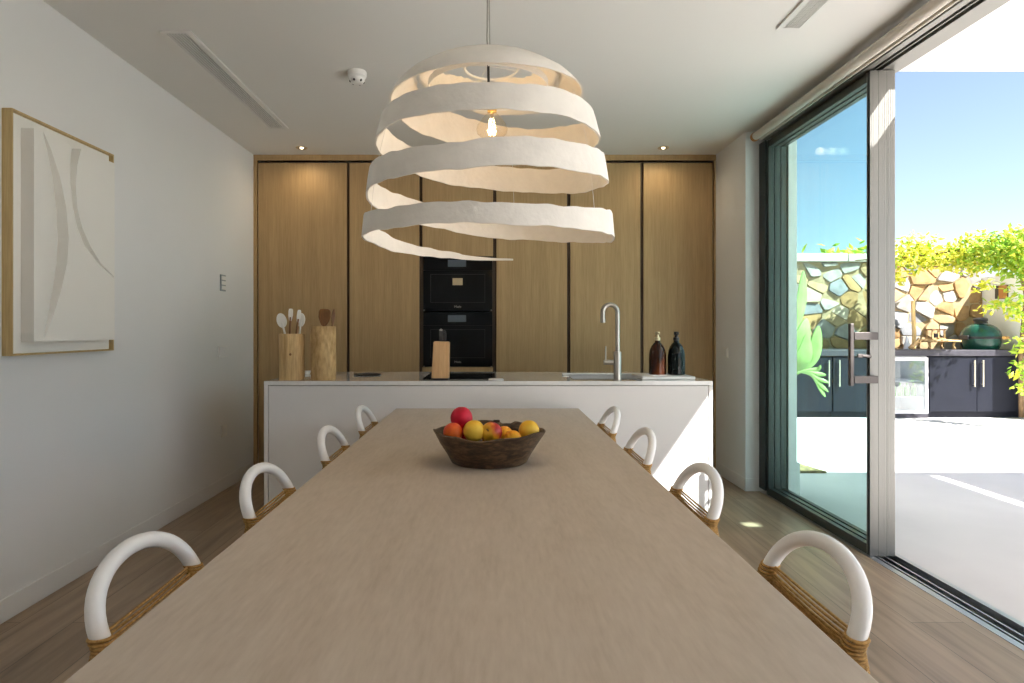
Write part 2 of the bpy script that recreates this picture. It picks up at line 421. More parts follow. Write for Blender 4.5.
# pull handle and thumb turn on the inner panel
p0 = panels[0]; x0 = xs[0]
hx = PX(850, YP) - x0
h = obj('pull_handle', B(hx - 0.010, hx + 0.010, -0.022, 0.002, 0.925, 1.262, 0.003), M['handle'], p0)
for zc in (1.195, 0.960):
    obj('standoff', B(hx + 0.0105, 0.030, -0.024, -0.0025, zc - 0.02, zc + 0.02, 0.002), M['handle'], h)
bm = bmesh.new(); tube(bm, [(-0.005, -0.012, 1.085), (-0.05, -0.012, 1.088)], 0.009, 10); box(bm, -0.075, -0.05, -0.018, -0.006, 1.078, 1.098, 0.002)
obj('thumb_turn', bm, M['handle'], p0)
# roller blind along the door head
t = thing('roller_blind', 'rolled up beige roller blind along the head of the sliding doors', 'blind', (1.968, 4.62, 2.672))
bm = bmesh.new(); tube(bm, [(0, 0, 0), (0, -5.6, 0)], 0.029, 24); obj('fabric_roll', bm, M['blindcloth'], t, True, angle=40)
bm = bmesh.new(); tube(bm, [(0, 0.003, 0), (0, 0.03, 0)], 0.033, 20); obj('end_bracket', bm, M['copper'], t, True, angle=40)
obj('hem_bar', B(0.024, 0.036, -5.6, 0, -0.034, -0.018, 0.003), M['blindcloth'], t)

# ------------------------------------------------------------------ oak cabinets on the back wall
YC = 5.342
def xc(px): return PX(px, YC)
ZT = 2.677
def tall_unit(px0, px1, d0, d1, label):
    x0, x1 = xc(px0), xc(px1)
    t = thing('tall_cabinet', label, 'cabinet', ((x0 + x1) / 2, YC, 0), 0, None)
    c = (x0 + x1) / 2
    obj('body', B(x0 - c + 0.0005, x1 - c - 0.0005, 0.024, 0.58, 0.06, ZT, 0), M['cabdark'], t)
    obj('plinth', B(x0 - c + 0.0005, x1 - c - 0.0005, 0.03, 0.05, 0.0, 0.059, 0), M['cab'], t)
    obj('door', B(xc(d0) - c, xc(d1) - c, 0.0, 0.022, 0.062, ZT - 0.012, 0.0015), M['cab'], t)
    return t
tall_unit(257.3, 349.2, 258.2, 346.6, 'tall oak cabinet in the left corner, beside the white left wall')
tall_unit(349.2, 421.0, 349.5, 419.2, 'tall oak cabinet directly left of the two black ovens')
tall_unit(494.6, 570.0, 496.4, 567.0, 'tall oak cabinet directly right of the two black ovens')
tall_unit(570.0, 643.3, 570.4, 640.4, 'tall oak cabinet behind the steel tap, second from the right wall')
tall_unit(643.3, 713.8, 643.6, 712.8, 'tall oak cabinet at the right end, behind the soap bottles')
# oven housing
xa, xb = xc(421.0), xc(494.6); cx = (xa + xb) / 2
t = thing('oven_housing', 'oak oven tower holding two black built-in ovens', 'cabinet', (cx, YC, 0))
bm = bmesh.new()
box(bm, xa - cx + 0.0005, xa - cx + 0.018, 0.024, 0.58, 0.06, ZT); box(bm, xb - cx - 0.018, xb - cx - 0.0005, 0.024, 0.58, 0.06, ZT)
box(bm, xa - cx + 0.018, xb - cx - 0.018, 0.56, 0.58, 0.06, ZT); box(bm, xa - cx + 0.018, xb - cx - 0.018, 0.024, 0.56, 1.87, 1.888)
box(bm, xa - cx + 0.018, xb - cx - 0.018, 0.024, 0.56, 0.885, 0.903)
obj('body', bm, M['cabdark'], t)
obj('door', B(xc(422.4) - cx, xc(493.0) - cx, 0.0, 0.022, 1.862, ZT - 0.012, 0.0015), M['cab'], t)
d = obj('drawer', B(xc(422.4) - cx, xc(493.0) - cx, 0.0, 0.022, 0.062, 0.906, 0.0015), M['cab'], t)
obj('plinth', B(xa - cx + 0.0005, xb - cx - 0.0005, 0.03, 0.05, 0, 0.059), M['cab'], t)

def text_mesh(s, size, parent, mat, loc, name='logo'):
    cu = bpy.data.curves.new(name, 'FONT'); cu.body = s; cu.size = size; cu.align_x = 'CENTER'; cu.align_y = 'CENTER'; cu.extrude = 0.0004
    tmp = bpy.data.objects.new('tmp', cu); COL.objects.link(tmp)
    dg = bpy.context.evaluated_depsgraph_get(); me = bpy.data.meshes.new_from_object(tmp.evaluated_get(dg))
    bpy.data.objects.remove(tmp)
    me.transform(Matrix.Rotation(PI / 2, 4, 'X'))
    me.materials.clear(); me.materials.append(mat)
    o = bpy.data.objects.new(name, me); COL.objects.link(o); o.parent = parent; o.location = loc
    return o
def oven(zb, zt, label, pale_mark):
    ow = 0.297
    t = thing('oven', label, 'oven', (cx, YC, zb), 0, None)
    hgt = zt - zb
    obj('body', B(-0.28, 0.28, 0.03, 0.5, 0.004, hgt - 0.004), M['black'], t)
    obj('control_panel', B(-ow, ow, -0.004, 0.0295, hgt - 0.115, hgt - 0.001, 0.002), M['blackglass'], t)
    d = obj('door', B(-ow, ow, -0.004, 0.0295, 0.002, hgt - 0.119, 0.002), M['blackglass'], t)
    obj('display', B(-0.085, 0.072, -0.0055, -0.0042, hgt - 0.087, hgt - 0.028), M['screen'], t)
    bm = bmesh.new()
    w, h0, h1 = 0.235, 0.075, hgt - 0.15
    box(bm, -w, w, -0.0052, -0.0042, h0, h0 + 0.004); box(bm, -w, w, -0.0052, -0.0042, h1 - 0.004, h1)
    box(bm, -w, -w + 0.004, -0.0052, -0.0042, h0, h1); box(bm, w - 0.004, w, -0.0052, -0.0042, h0, h1)
    obj('window_border', bm, M['black'], d)
    text_mesh('Miele', 0.028, d, M['steel'], (0.0, -0.0050, 0.040))
    for s in (-1, 1):
        obj('catch', B(s * 0.289 - 0.006, s * 0.289 + 0.006, -0.012, -0.0045, -0.002 if not pale_mark else 0.006, 0.006 if not pale_mark else 0.014), M['steel'], t)
    if pale_mark:
        obj('pale_plate', B(-0.045, 0.042, -0.0056, -0.0042, hgt - 0.245, hgt - 0.185), M['champagne'], d)  # plain pale rectangle on the upper oven door
    return t
oven(1.386, 1.857, 'upper black glass built-in oven in the oak tower', True)
oven(0.910, 1.382, 'lower black glass built-in oven, directly above the worktop line', False)
# trims framing the run
struct('trim_6', B(XL, XR, YC - 0.002, YC + 0.02, ZT + 0.012, ZC), M['cab'])
struct('trim_7', B(XL, xc(257.3) - 0.002, YC - 0.002, YC + 0.02, 0.0, ZT + 0.010), M['cab'])
bm = bmesh.new(); box(bm, xc(713.8) + 0.001, XR, YC + 0.004, YC + 0.02, 0.0, ZT + 0.010)
struct('trim_8', bm, M['cab'])

# ------------------------------------------------------------------ kitchen island
YI = 3.845; YIB = 4.70; ZI = 0.91
ix0, ix1 = PX(264.0, YI), PX(712.8, YI)
t = thing('kitchen_island', 'white kitchen island with thin polished worktop behind the dining table', 'island', ((ix0 + ix1) / 2, YI, 0))
c = (ix0 + ix1) / 2; hw = (ix1 - ix0) / 2
sx0, sx1, sy0, sy1 = PX(566, 4.4) - c, PX(641, 4.4) - c, 0.12, 0.50
bm = bmesh.new()
for (a, b_, c0, d0) in ((-hw, sx0, 0, YIB - YI), (sx1, hw, 0, YIB - YI), (sx0, sx1, 0, sy0), (sx0, sx1, sy1, YIB - YI)):
    box(bm, a, b_, c0, d0, ZI - 0.025, ZI)
bmesh.ops.remove_doubles(bm, verts=bm.verts, dist=0.0004)
obj('worktop', bm, M['stone'], t)
obj('side_panel', B(-hw, -hw + 0.025, 0.0, YIB - YI, 0, ZI - 0.0255, 0.001), M['island'], t)
obj('side_panel', B(hw - 0.025, hw, 0.0, YIB - YI, 0, ZI - 0.0255, 0.001), M['island'], t)
obj('front_panel', B(-hw + 0.028, hw - 0.028, 0.003, 0.03, 0.0, ZI - 0.0295, 0.001), M['island'], t)
obj('carcass', B(-hw + 0.026, hw - 0.026, 0.031, YIB - YI - 0.03, 0.0, ZI - 0.21), M['cabdark'], t)
bm = bmesh.new(); box(bm, -hw + 0.026, hw - 0.026, 0.031, 0.04, ZI - 0.209, ZI - 0.026); box(bm, -hw + 0.026, hw - 0.026, 0.79, 0.82, ZI - 0.209, ZI - 0.026)
obj('top_rail', bm, M['cabdark'], t)
bm = bmesh.new()
zt_, zb_ = ZI - 0.026, ZI - 0.2
box(bm, sx0 - 0.004, sx1 + 0.004, sy0 - 0.004, sy0, zb_, zt_); box(bm, sx0 - 0.004, sx1 + 0.004, sy1, sy1 + 0.004, zb_, zt_)
box(bm, sx0 - 0.004, sx0, sy0, sy1, zb_, zt_); box(bm, sx1, sx1 + 0.004, sy0, sy1, zb_, zt_); box(bm, sx0, sx1, sy0, sy1, zb_, zb_ + 0.004)
obj('sink', bm, M['steel'], t)
bm = bmesh.new()
box(bm, sx0 - 0.03, sx1 + 0.03, sy1 + 0.01, sy1 + 0.04, ZI + 0.0005, ZI + 0.012, 0.003)
obj('sink_rim', bm, M['marble'], t)
obj('black_glass_plate', B(PX(425, 4.1) - c, PX(495, 4.1) - c, 0.13, 0.60, ZI + 0.0006, ZI + 0.006, 0.001), M['blackglass'], t)  # thin black glass plate lying on the worktop

# tap
yt = 3.878
t = thing('kitchen_tap', 'brushed steel gooseneck tap standing at the island sink', 'tap', (PX(617.5, yt), yt, ZI))
k = yt / F
bm = bmesh.new(); lathe(bm, [(0, 0.001), (0.026, 0.001), (0.026, 0.008), (0.0235, 0.010), (0.0235, 0.178), (0.0215, 0.182), (0, 0.182)], 28)
obj('tap_body', bm, M['steel'], t, True, angle=40)
R = 0.046
pts = [(0, 0, 0.183 + 0.02 * i) for i in range(0, 14)]
zc = 0.183 + 0.246; pts = [(0, 0, z[2]) for z in pts if z[2] < zc - 0.005]
pts += [(-R + R * math.cos(a), 0, zc + R * math.sin(a)) for a in [PI * j / 16 for j in range(17)]]
pts += [(-2 * R, 0, zc - 0.02 * j) for j in range(1, 3)]
bm = bmesh.new(); tube(bm, pts, 0.0145, 16)
sp = obj('spout', bm, M['steel'], t, True, angle=50)
bm = bmesh.new(); tube(bm, [(-2 * R, 0, zc - 0.041), (-2 * R, 0, zc - 0.066)], 0.0165, 16); obj('aerator', bm, M['steel'], sp, True, angle=50)
bm = bmesh.new(); tube(bm, [(-0.0242, 0, 0.115), (-0.085, 0, 0.115)], 0.0155, 16); lv = obj('mixer_knob', bm, M['steel'], t, True, angle=50)
bm = bmesh.new(); tube(bm, [(-0.074, 0, 0.131), (-0.074, -0.004, 0.215)], [0.0045, 0.0035], 10); obj('lever', bm, M['steel'], lv, True, angle=50)

# tray and soap bottles
yb = 4.12
tag(obj('tray', B(PX(641, 3.98), PX(694, 3.98), 3.95, 4.25, ZI + 0.0006, ZI + 0.020, 0.004), M['marble']), 'white rectangular tray under the two soap bottles on the island', 'tray')
def soap(px, glass, pump, label):
    t = thing('soap_bottle', label, 'bottle', (PX(px, yb), yb, ZI + 0.0206), 0, None)
    bm = bmesh.new()
    lathe(bm, [(0, 0), (0.051, 0), (0.056, 0.004), (0.0565, 0.10), (0.0555, 0.135), (0.050, 0.165), (0.039, 0.190), (0.026, 0.207), (0.0175, 0.214), (0.0165, 0.226), (0, 0.226)], 36)
    obj('bottle_body', bm, glass, t, True, angle=40)
    bm = bmesh.new()
    lathe(bm, [(0, 0.2265), (0.0195, 0.2265), (0.0195, 0.246), (0.012, 0.249), (0.010, 0.262), (0.016, 0.265), (0.016, 0.284), (0, 0.286)], 24)
    p = obj('pump', bm, pump, t, True, angle=40)
    bm = bmesh.new(); tube(bm, [(0.0, -0.0165, 0.275), (0.0, -0.05, 0.272)], [0.006, 0.005], 10); obj('nozzle', bm, pump, p, True)
soap(657.5, M['amber'], M['champagne'], 'amber glass soap bottle with a gold pump, left one on the tray')
soap(676.3, M['greenblack'], M['black'], 'dark green glass soap bottle with a black pump, right one on the tray')

# log pots with utensils
yp = 3.975
def pot(px, r, h, mat, label, profile, knot):
    t = thing('utensil_pot', label, 'pot', (PX(px, yp), yp, ZI + 0.0006))
    bm = bmesh.new()
    prof = [(0, 0)] + [(r * s, h * z) for z, s in profile] + [(r * profile[-1][1] - 0.014, h), (r * 0.8, 0.03), (0, 0.03)]
    lathe(bm, prof, 44)
    for v in bm.verts:
        a = math.atan2(v.co.y, v.co.x); rr = math.hypot(v.co.x, v.co.y)
        if rr > 1e-5:
            f = 1 + 0.012 * math.sin(3 * a + 9 * v.co.z) + 0.008 * math.sin(5 * a - 14 * v.co.z)
            v.co.x *= f; v.co.y *= f
    o = obj('pot_body', bm, mat, t, True, angle=50)
    if knot:
        bm = bmesh.new(); bmesh.ops.create_uvsphere(bm, u_segments=14, v_segments=8, radius=0.008)
        bmesh.ops.scale(bm, vec=(1, 0.5, 1), verts=bm.verts)
        obj('knot', bm, M['darkspoon'], o, True, loc=(0.016, -r * 0.985, 0.163))
    return t
pot(291.8, 0.079, 0.292, M['potwood'], 'shorter pale log pot with a dark knot, holding white scoops', [(0, 0.98), (0.03, 1.0), (0.5, 1.0), (0.97, 1.02), (1.0, 1.0)], True)
pot(323.3, 0.080, 0.340, M['potwood2'], 'taller mottled log pot holding dark wooden spoons', [(0, 0.95), (0.03, 0.98), (0.35, 1.0), (0.7, 1.0), (0.97, 1.0), (1.0, 0.98)], False)
def blade(pts2, thick, axis=1):
    return prism(bmesh.new(), pts2, 1, -thick / 2, thick / 2)
def utensil(name, label, cat, foot, head_c, head_w, head_h, mat_head, mat_handle, shape, hr=0.0065, ang=0.0, grp=None):
    f = Vector(foot); h = Vector(head_c)
    t = thing(name, label, cat, f, 0, grp)
    d = (h - f)
    bm = bmesh.new(); tube(bm, [(0, 0, 0), d * 0.5, d - d.normalized() * head_h * 0.3], hr, 10)
    obj('handle', bm, mat_handle, t, True, angle=50)
    poly = []
    n = 22
    for i in range(n):
        a = 2 * PI * i / n
        x = head_w * math.cos(a); z = head_h * math.sin(a)
        if shape == 'square':
            x = head_w * (abs(math.cos(a)) ** 0.45) * (1 if math.cos(a) >= 0 else -1); z = head_h * (abs(math.sin(a)) ** 0.45) * (1 if math.sin(a) >= 0 else -1)
            if z < 0: x *= 1 + 0.55 * z / head_h
        poly.append((x, z))
    bm = prism(bmesh.new(), poly, 1, -0.004, 0.004)
    lean = math.atan2(d.x, d.z)
    bmesh.ops.rotate(bm, cent=(0, 0, 0), matrix=Matrix.Rotation(ang, 3, 'Z'), verts=bm.verts)
    bmesh.ops.rotate(bm, cent=(0, 0, 0), matrix=Matrix.Rotation(lean, 3, 'Y'), verts=bm.verts)
    for v in bm.verts:   # dish the head a little
        v.co.y += 6.0 * (v.co.x ** 2) * 0.6
    bmesh.ops.translate(bm, vec=d, verts=bm.verts)
    bmesh.ops.bevel(bm, geom=bm.edges[:], offset=0.0015, segments=1, affect='EDGES')
    obj('head', bm, mat_head, t, True, angle=40)
def at(px, py, y=yp): return (PX(px, y), y, PZ(py, y))
def inpot(px, dy=0.0): return (PX(px, yp), yp + dy, ZI + 0.045)
utensil('serving_scoop', 'large milky white scoop leaning left in the shorter pot', 'utensil', inpot(295), at(281.5, 320.5, yp), 0.031, 0.048, M['scoop'], M['scoop'], 'oval', ang=0.2)
utensil('spatula', 'narrow white spatula with brown handle upright in the middle of the shorter pot', 'utensil', inpot(289, -0.02), at(290.6, 315.2, yp - 0.02), 0.0145, 0.042, M['scoop'], M['darkspoon'], 'square')
utensil('spatula', 'white angled spatula with brown handle at the right of the shorter pot', 'utensil', inpot(293, -0.035), at(298.6, 316.8, yp - 0.035), 0.0125, 0.045, M['scoop'], M['darkspoon'], 'square', ang=0.3)
utensil('serving_spoon', 'round milky spoon behind the spatulas, at the right rim of the shorter pot', 'utensil', inpot(294, 0.04), at(301, 320, yp + 0.04), 0.026, 0.045, M['scoop'], M['scoop'], 'oval')
utensil('wooden_spatula', 'broad dark wooden spatula in the taller pot', 'utensil', inpot(322, -0.01), at(324.3, 317.5, yp - 0.01), 0.039, 0.055, M['darkspoon'], M['darkspoon'], 'square')
utensil('wooden_spoon', 'thin dark wooden spoon leaning right in the taller pot', 'utensil', inpot(326, 0.03), at(333.2, 317.0, yp + 0.03), 0.011, 0.052, M['darkspoon'], M['darkspoon'], 'oval', hr=0.005, ang=0.4)

# knife block
yk = 3.93
t = thing('knife_block', 'slanted beech knife block standing at the middle of the island', 'knife block', (PX(440.3, yk), yk, ZI + 0.007))
bm = bmesh.new(); kk = yk / F
prism(bm, [(-8.6 * kk, 0), (8.2 * kk, 0), (8.8 * kk, 37.0 * kk), (-6.4 * kk, 37.6 * kk)], 1, -0.03, 0.09)
bmesh.ops.bevel(bm, geom=bm.edges[:], offset=0.004, segments=2, affect='EDGES')
obj('block', bm, M['blockwood'], t)
bm = bmesh.new(); box(bm, -8.7 * kk, 8.3 * kk, -0.032, 0.09, -0.0008, 0.0065); obj('base_plate', bm, M['black'], t)
for nm, mt, lb, px_, yy, wd, zt in (('kitchen_knife', M['black'], 'black knife handle at the right of the knife block', 444.3, yk + 0.03, 0.0125, 331),
                                ('sharpening_steel', M['steel'], 'steel handled sharpener in the knife block', 441.0, yk + 0.0, 0.011, 329.5)):
    zb0 = ZI + 0.0075 + 37.6 * kk
    o = thing(nm, lb, 'knife', (PX(px_, yy), yy, zb0 + 0.003))
    hh = PZ(zt, yy) - zb0
    bm = bmesh.new(); box(bm, -wd, wd, -0.009, 0.009, 0, hh - 0.012, 0.004); obj('handle', bm, M['black'], o, True, angle=40)
    bm = bmesh.new(); lathe(bm, [(0, 0), (wd * 0.9, 0), (wd * 0.95, 0.008), (0, 0.014)], 16, z0=hh - 0.0115); obj('pommel', bm, mt, o, True, angle=40)
# trivet and socket lid on the worktop
bm = bmesh.new(); lathe(bm, [(0, 0), (0.092, 0), (0.095, 0.004), (0.092, 0.008), (0, 0.008)], 40)
tag(obj('trivet', bm, M['black'], None, True, loc=(PX(367.5, 4.36), 4.36, ZI + 0.0006), angle=40), 'flat black disc lying on the island worktop between pot and knife block', 'trivet')
bm = bmesh.new(); lathe(bm, [(0, 0), (0.048, 0), (0.05, 0.004), (0.045, 0.008), (0, 0.009)], 36)
tag(obj('worktop_socket', bm, M['offwhite'], None, True, loc=(PX(496, 3.95), 3.925, ZI + 0.0006), angle=40), 'small white round pop-up socket lid in the worktop, right of the knife block', 'socket')
bm = bmesh.new(); lathe(bm, [(0, 0), (0.018, 0), (0.024, 0.020), (0.021, 0.020), (0.016, 0.005), (0, 0.005)], 24)
tag(obj('small_dish', bm, M['offwhite'], None, True, loc=(PX(307.5, 4.5), 4.5, ZI + 0.0006), angle=40), 'tiny white dish between the two log pots', 'dish')

# ------------------------------------------------------------------ dining table
tx0, tx1, ty0, ty1 = -0.584, 0.527, 0.70, 3.772
t = thing('dining_table', 'long limed oak dining table with white chairs on both sides', 'table', ((tx0 + tx1) / 2, (ty0 + ty1) / 2, 0))
hx_, hy_ = (tx1 - tx0) / 2, (ty1 - ty0) / 2
obj('tabletop', B(-hx_, hx_, -hy_, hy_, 0.706, 0.75, 0.0025), M['table'], t)
for s in (-1, 1):
    bm = bmesh.new(); box(bm, -0.12, 0.12, s * 0.75 - 0.16, s * 0.75 + 0.16, 0.04, 0.7055, 0.004); box(bm, -0.13, 0.13, s * 0.75 - 0.26, s * 0.75 + 0.26, 0.0, 0.039, 0.004)
    obj('leg', bm, M['table'], t)

# ------------------------------------------------------------------ chairs
def make_chair(label, loc, rot, grp):
    t = thing('dining_chair', label, 'chair', loc, rot, grp)
    hw = 0.163; N = 26
    arch = []
    arch += [(0.020, -hw - 0.004, 0.64), (0.018, -hw, 0.665)]
    for i in range(N + 1):
        a = PI - PI * i / N
        yy = hw * math.cos(a); zz = 0.692 + 0.115 * (math.sin(a) ** 0.82)
        arch.append((0.0 + 0.038 * (zz - 0.692) / 0.122, yy, zz))
    arch += [(0.018, hw, 0.665), (0.020, hw + 0.004, 0.64)]
    arch[2] = (0.010, -hw, 0.692); arch[-3] = (0.010, hw, 0.692)
    for i in range(2, len(arch) - 2):
        x, y, z = arch[i]; arch[i] = (0.010 + 0.056 * (z - 0.692) / 0.122, y, z)
    lo = []
    for s in (-1, 1):
        seg = [(0.020, s * (hw + 0.004), 0.64), (0.028, s * (hw + 0.01), 0.60), (0.034, s * (hw + 0.018), 0.5), (0.040, s * (hw + 0.025), 0.4), (0.075, s * (hw + 0.03), 0.0)]
        lo.append(seg)
    full = list(reversed(lo[0]))[:-1] + arch + lo[1][1:]
    # backrest hoop, down to seat height
    hoop = [p for p in full if p[2] >= 0.47]
    bm = bmesh.new(); tube(bm, hoop, 0.0158, 18); obj('back_hoop', bm, M['white'], t, True, angle=60)
    for s, seg in zip((-1, 1), lo):
        bm = bmesh.new(); tube(bm, [(0.036, s * (hw + 0.020), 0.469), (0.040, s * (hw + 0.025), 0.40), (0.075, s * (hw + 0.03), 0.001)], [0.0165, 0.017, 0.013], 14)
        obj('leg', bm, M['white'], t, True, angle=60)
    for s in (-1, 1):
        bm = bmesh.new(); tube(bm, [(-0.40, s * 0.20, 0.419), (-0.43, s * 0.215, 0.001)], [0.017, 0.013], 14)
        obj('leg', bm, M['white'], t, True, angle=60)
    # rope wraps where the webbing is tied to the hoop
    for s in (-1, 1):
        bm = bmesh.new()
        for i in range(9):
            z = 0.709 - i * 0.0066
            xx = lin([(0.64, 0.020), (0.692, 0.010), (0.75, 0.036)], z)
            ring = [(xx + 0.0172 * math.cos(a), s * hw + 0.0172 * math.sin(a), z + 0.002 * math.sin(a)) for a in [2 * PI * k / 18 for k in range(18)]]
            tube(bm, ring, 0.0034, 6, closed=True)
        obj('rope_wrap', bm, M['rope'], t, True)
    # strung cords of the backrest
    bm = bmesh.new()
    rnd = random.Random(3)
    for i in range(8):
        za = 0.710 - i * 0.0064; zb = 0.709 - i * 0.0068
        sag = (0.001, 0.005, 0.003, 0.006, 0.004, 0.005, 0.003, 0.004)[i]
        pts = []
        for k in range(17):
            u = k / 16
            pinch = 0.0 * (0.690 - (za + (zb - za) * u)) * math.exp(-((u - 0.42) / 0.10) ** 2)
            pts.append((lin([(0.64, 0.020), (0.692, 0.010), (0.75, 0.036)], za) + 0.004 + 0.003 * (i % 2),
                        -hw + 2 * hw * u, za + (zb - za) * u - sag * math.sin(PI * u) + pinch))
        tube(bm, pts, 0.0028, 6)
    for i in range(14):   # lower webbing
        z = 0.645 - i * 0.012
        tube(bm, [(0.016 + (0.645 - z) * 0.12, -hw - 0.004, z), (0.004, 0, z - 0.004), (0.016 + (0.645 - z) * 0.12, hw + 0.004, z)], 0.0042, 6)
    obj('cord_webbing', bm, M['rope'], t, True)
    # seat
    bm = bmesh.new(); tube(bm, [(0.02, -0.185, 0.435), (-0.36, -0.205, 0.435), (-0.41, -0.18, 0.435), (-0.41, 0.18, 0.435), (-0.36, 0.205, 0.435), (0.02, 0.185, 0.435)], 0.015, 12)
    obj('seat_frame', bm, M['white'], t, True, angle=60)
    bm = bmesh.new()
    for i in range(30):
        x = 0.005 - i * 0.0135
        tube(bm, [(x, -0.188, 0.447), (x, -0.09, 0.443), (x, 0.0, 0.440), (x, 0.09, 0.443), (x, 0.188, 0.447)], 0.0062, 6)
    obj('seat', bm, M['rope'], t, True)
    return t
YCH = [1.213, 1.873, 2.560, 3.275]
words = ['nearest the camera', 'second from the camera', 'third from the camera', 'farthest, next to the island']
first = make_chair('white tubular rope-back chair on the right side of the table, ' + words[0], (0.600, YCH[0], 0), 0.0, 'white rope chairs along the dining table')
for i in range(1, 4):
    copy_thing(first, ((0.590, 0.582, 0.589)[i - 1], YCH[i], 0), 0.0, 'white tubular rope-back chair on the right side of the table, ' + words[i])
for i in range(4):
    copy_thing(first, ((-0.643, -0.648, -0.638, -0.644)[i], (1.208, 1.870, 2.610, 3.325)[i], 0), PI, 'white tubular rope-back chair on the left side of the table, ' + words[i])

# ------------------------------------------------------------------ fruit bowl
bx, by = -0.010, 2.255
t = thing('fruit_bowl', 'rough dark wooden bowl of fruit on the dining table', 'bowl', (bx, by, 0.7506))
bm = bmesh.new()
lathe(bm, [(0, 0), (0.130, 0), (0.137, 0.004), (0.152, 0.032), (0.178, 0.072), (0.197, 0.103), (0.203, 0.113), (0.199, 0.116), (0.188, 0.113), (0.165, 0.075), (0.140, 0.036), (0.12, 0.022), (0, 0.02)], 72)
rnd = random.Random(5)
for v in bm.verts:
    a = math.atan2(v.co.y, v.co.x); z = v.co.z
    f = 1 + 0.012 * math.sin(2 * a + 1) + 0.006 * math.sin(7 * a)
    v.co.x *= f; v.co.y *= f
    if z > 0.09:
        v.co.z += 0.0055 * math.sin(3 * a + 3.6) + 0.003 * math.sin(8 * a) - (0.009 if 1.05 < a < 1.35 else 0)
bowl = obj('bowl_body', bm, M['bowl'], t, True, angle=50)
obj('lug', B(-0.013, 0.013, -0.008, 0.010, 0, 0.014, 0.003), M['bowl'], t, loc=(0.028, 0.196, 0.108))
def make_fruit(name, label, cat, px, py, y, r, mat, squash=(1, 1, 1), dimple=None, stem=False, grp=None):
    x, z = PX(px, y), PZ(py, y)
    t = thing(name, label, cat, (x, y, z - r), 0, None)
    bm = bmesh.new(); bmesh.ops.create_uvsphere(bm, u_segments=28, v_segments=18, radius=r)
    for v in bm.verts:
        u = v.co.normalized()
        if dimple:
            dd = Vector(dimple).normalized(); cs = u.dot(dd)
            f = 1 - 0.42 * math.exp(-((1 - cs) / 0.05)) - 0.10 * math.exp(-((1 + cs) / 0.06))
        else:
            f = 1 - 0.03 * math.exp(-(u.x * 9) ** 2) * (1 if u.y < 0.3 else 0)
        v.co = Vector((u.x * squash[0], u.y * squash[1], u.z * squash[2])) * r * f
    o = obj('skin', bm, mat, t, True, loc=(0, 0, r))
    if stem:
        d = Vector(dimple).normalized()
        bm = bmesh.new(); tube(bm, [d * r * 0.62, d * r * 0.95 + Vector((0.001, 0, 0.002))], [0.0022, 0.0016], 8)
        obj('stem', bm, M['bark'], t, True, loc=(0, 0, r))
    return t
make_fruit('peach', 'crimson peach perched on top at the left of the bowl', 'fruit', 461.5, 418, 2.245, 0.040, M['fruitred'], (1, 1, 1.02))
make_fruit('nectarine', 'orange red nectarine lowest at the left rim of the bowl', 'fruit', 453.0, 432.5, 2.175, 0.0345, M['fruitorange'])
make_fruit('nectarine', 'deep red nectarine under the crimson peach', 'fruit', 462.5, 434.5, 2.25, 0.032, M['fruitred'])
make_fruit('lemon', 'yellow round fruit right beside the crimson peach', 'fruit', 474, 431, 2.165, 0.038, M['fruityellow'])
make_fruit('apple', 'red and yellow apple with its stalk hollow facing forward, in the middle of the bowl', 'fruit', 491.5, 432.3, 2.165, 0.0375, M['fruitmix'], (1, 1, 0.96), (-0.45, -0.75, 0.35), True)
make_fruit('apricot', 'small yellow apricot just right of the apple', 'fruit', 504.5, 434.5, 2.20, 0.030, M['fruitamber'])
make_fruit('apricot', 'low orange apricot at the front rim of the bowl, between apple and mango', 'fruit', 513, 438.5, 2.165, 0.029, M['fruitamber'])
make_fruit('mango', 'golden yellow fruit at the far right of the bowl', 'fruit', 529, 430.5, 2.225, 0.037, M['fruityellow'])
make_fruit('plum', 'shaded yellow fruit at the bottom of the bowl behind the apple', 'fruit', 492, 438, 2.265, 0.036, M['fruitamber'])

# ------------------------------------------------------------------ spiral pendant
yq, xq = 2.25, PX(488.2, 2.25)
t = thing('pendant_lamp', 'white spiral ribbon pendant lamp hanging above the dining table', 'lamp', (xq, yq, 1.5))
zlow = [2.150, 2.148, 2.115, 2.076, 2.047, 2.040, 1.985, 1.903, 1.888, 1.884, 1.830, 1.752, 1.708, 1.698, 1.632, 1.553, 1.538, 1.553, 1.530, 1.533]
hgt  = [0.010, 0.030, 0.075, 0.100, 0.104, 0.095, 0.100, 0.095, 0.090, 0.088, 0.095, 0.098, 0.085, 0.086, 0.090, 0.086, 0.062, 0.070, 0.012, 0.0]
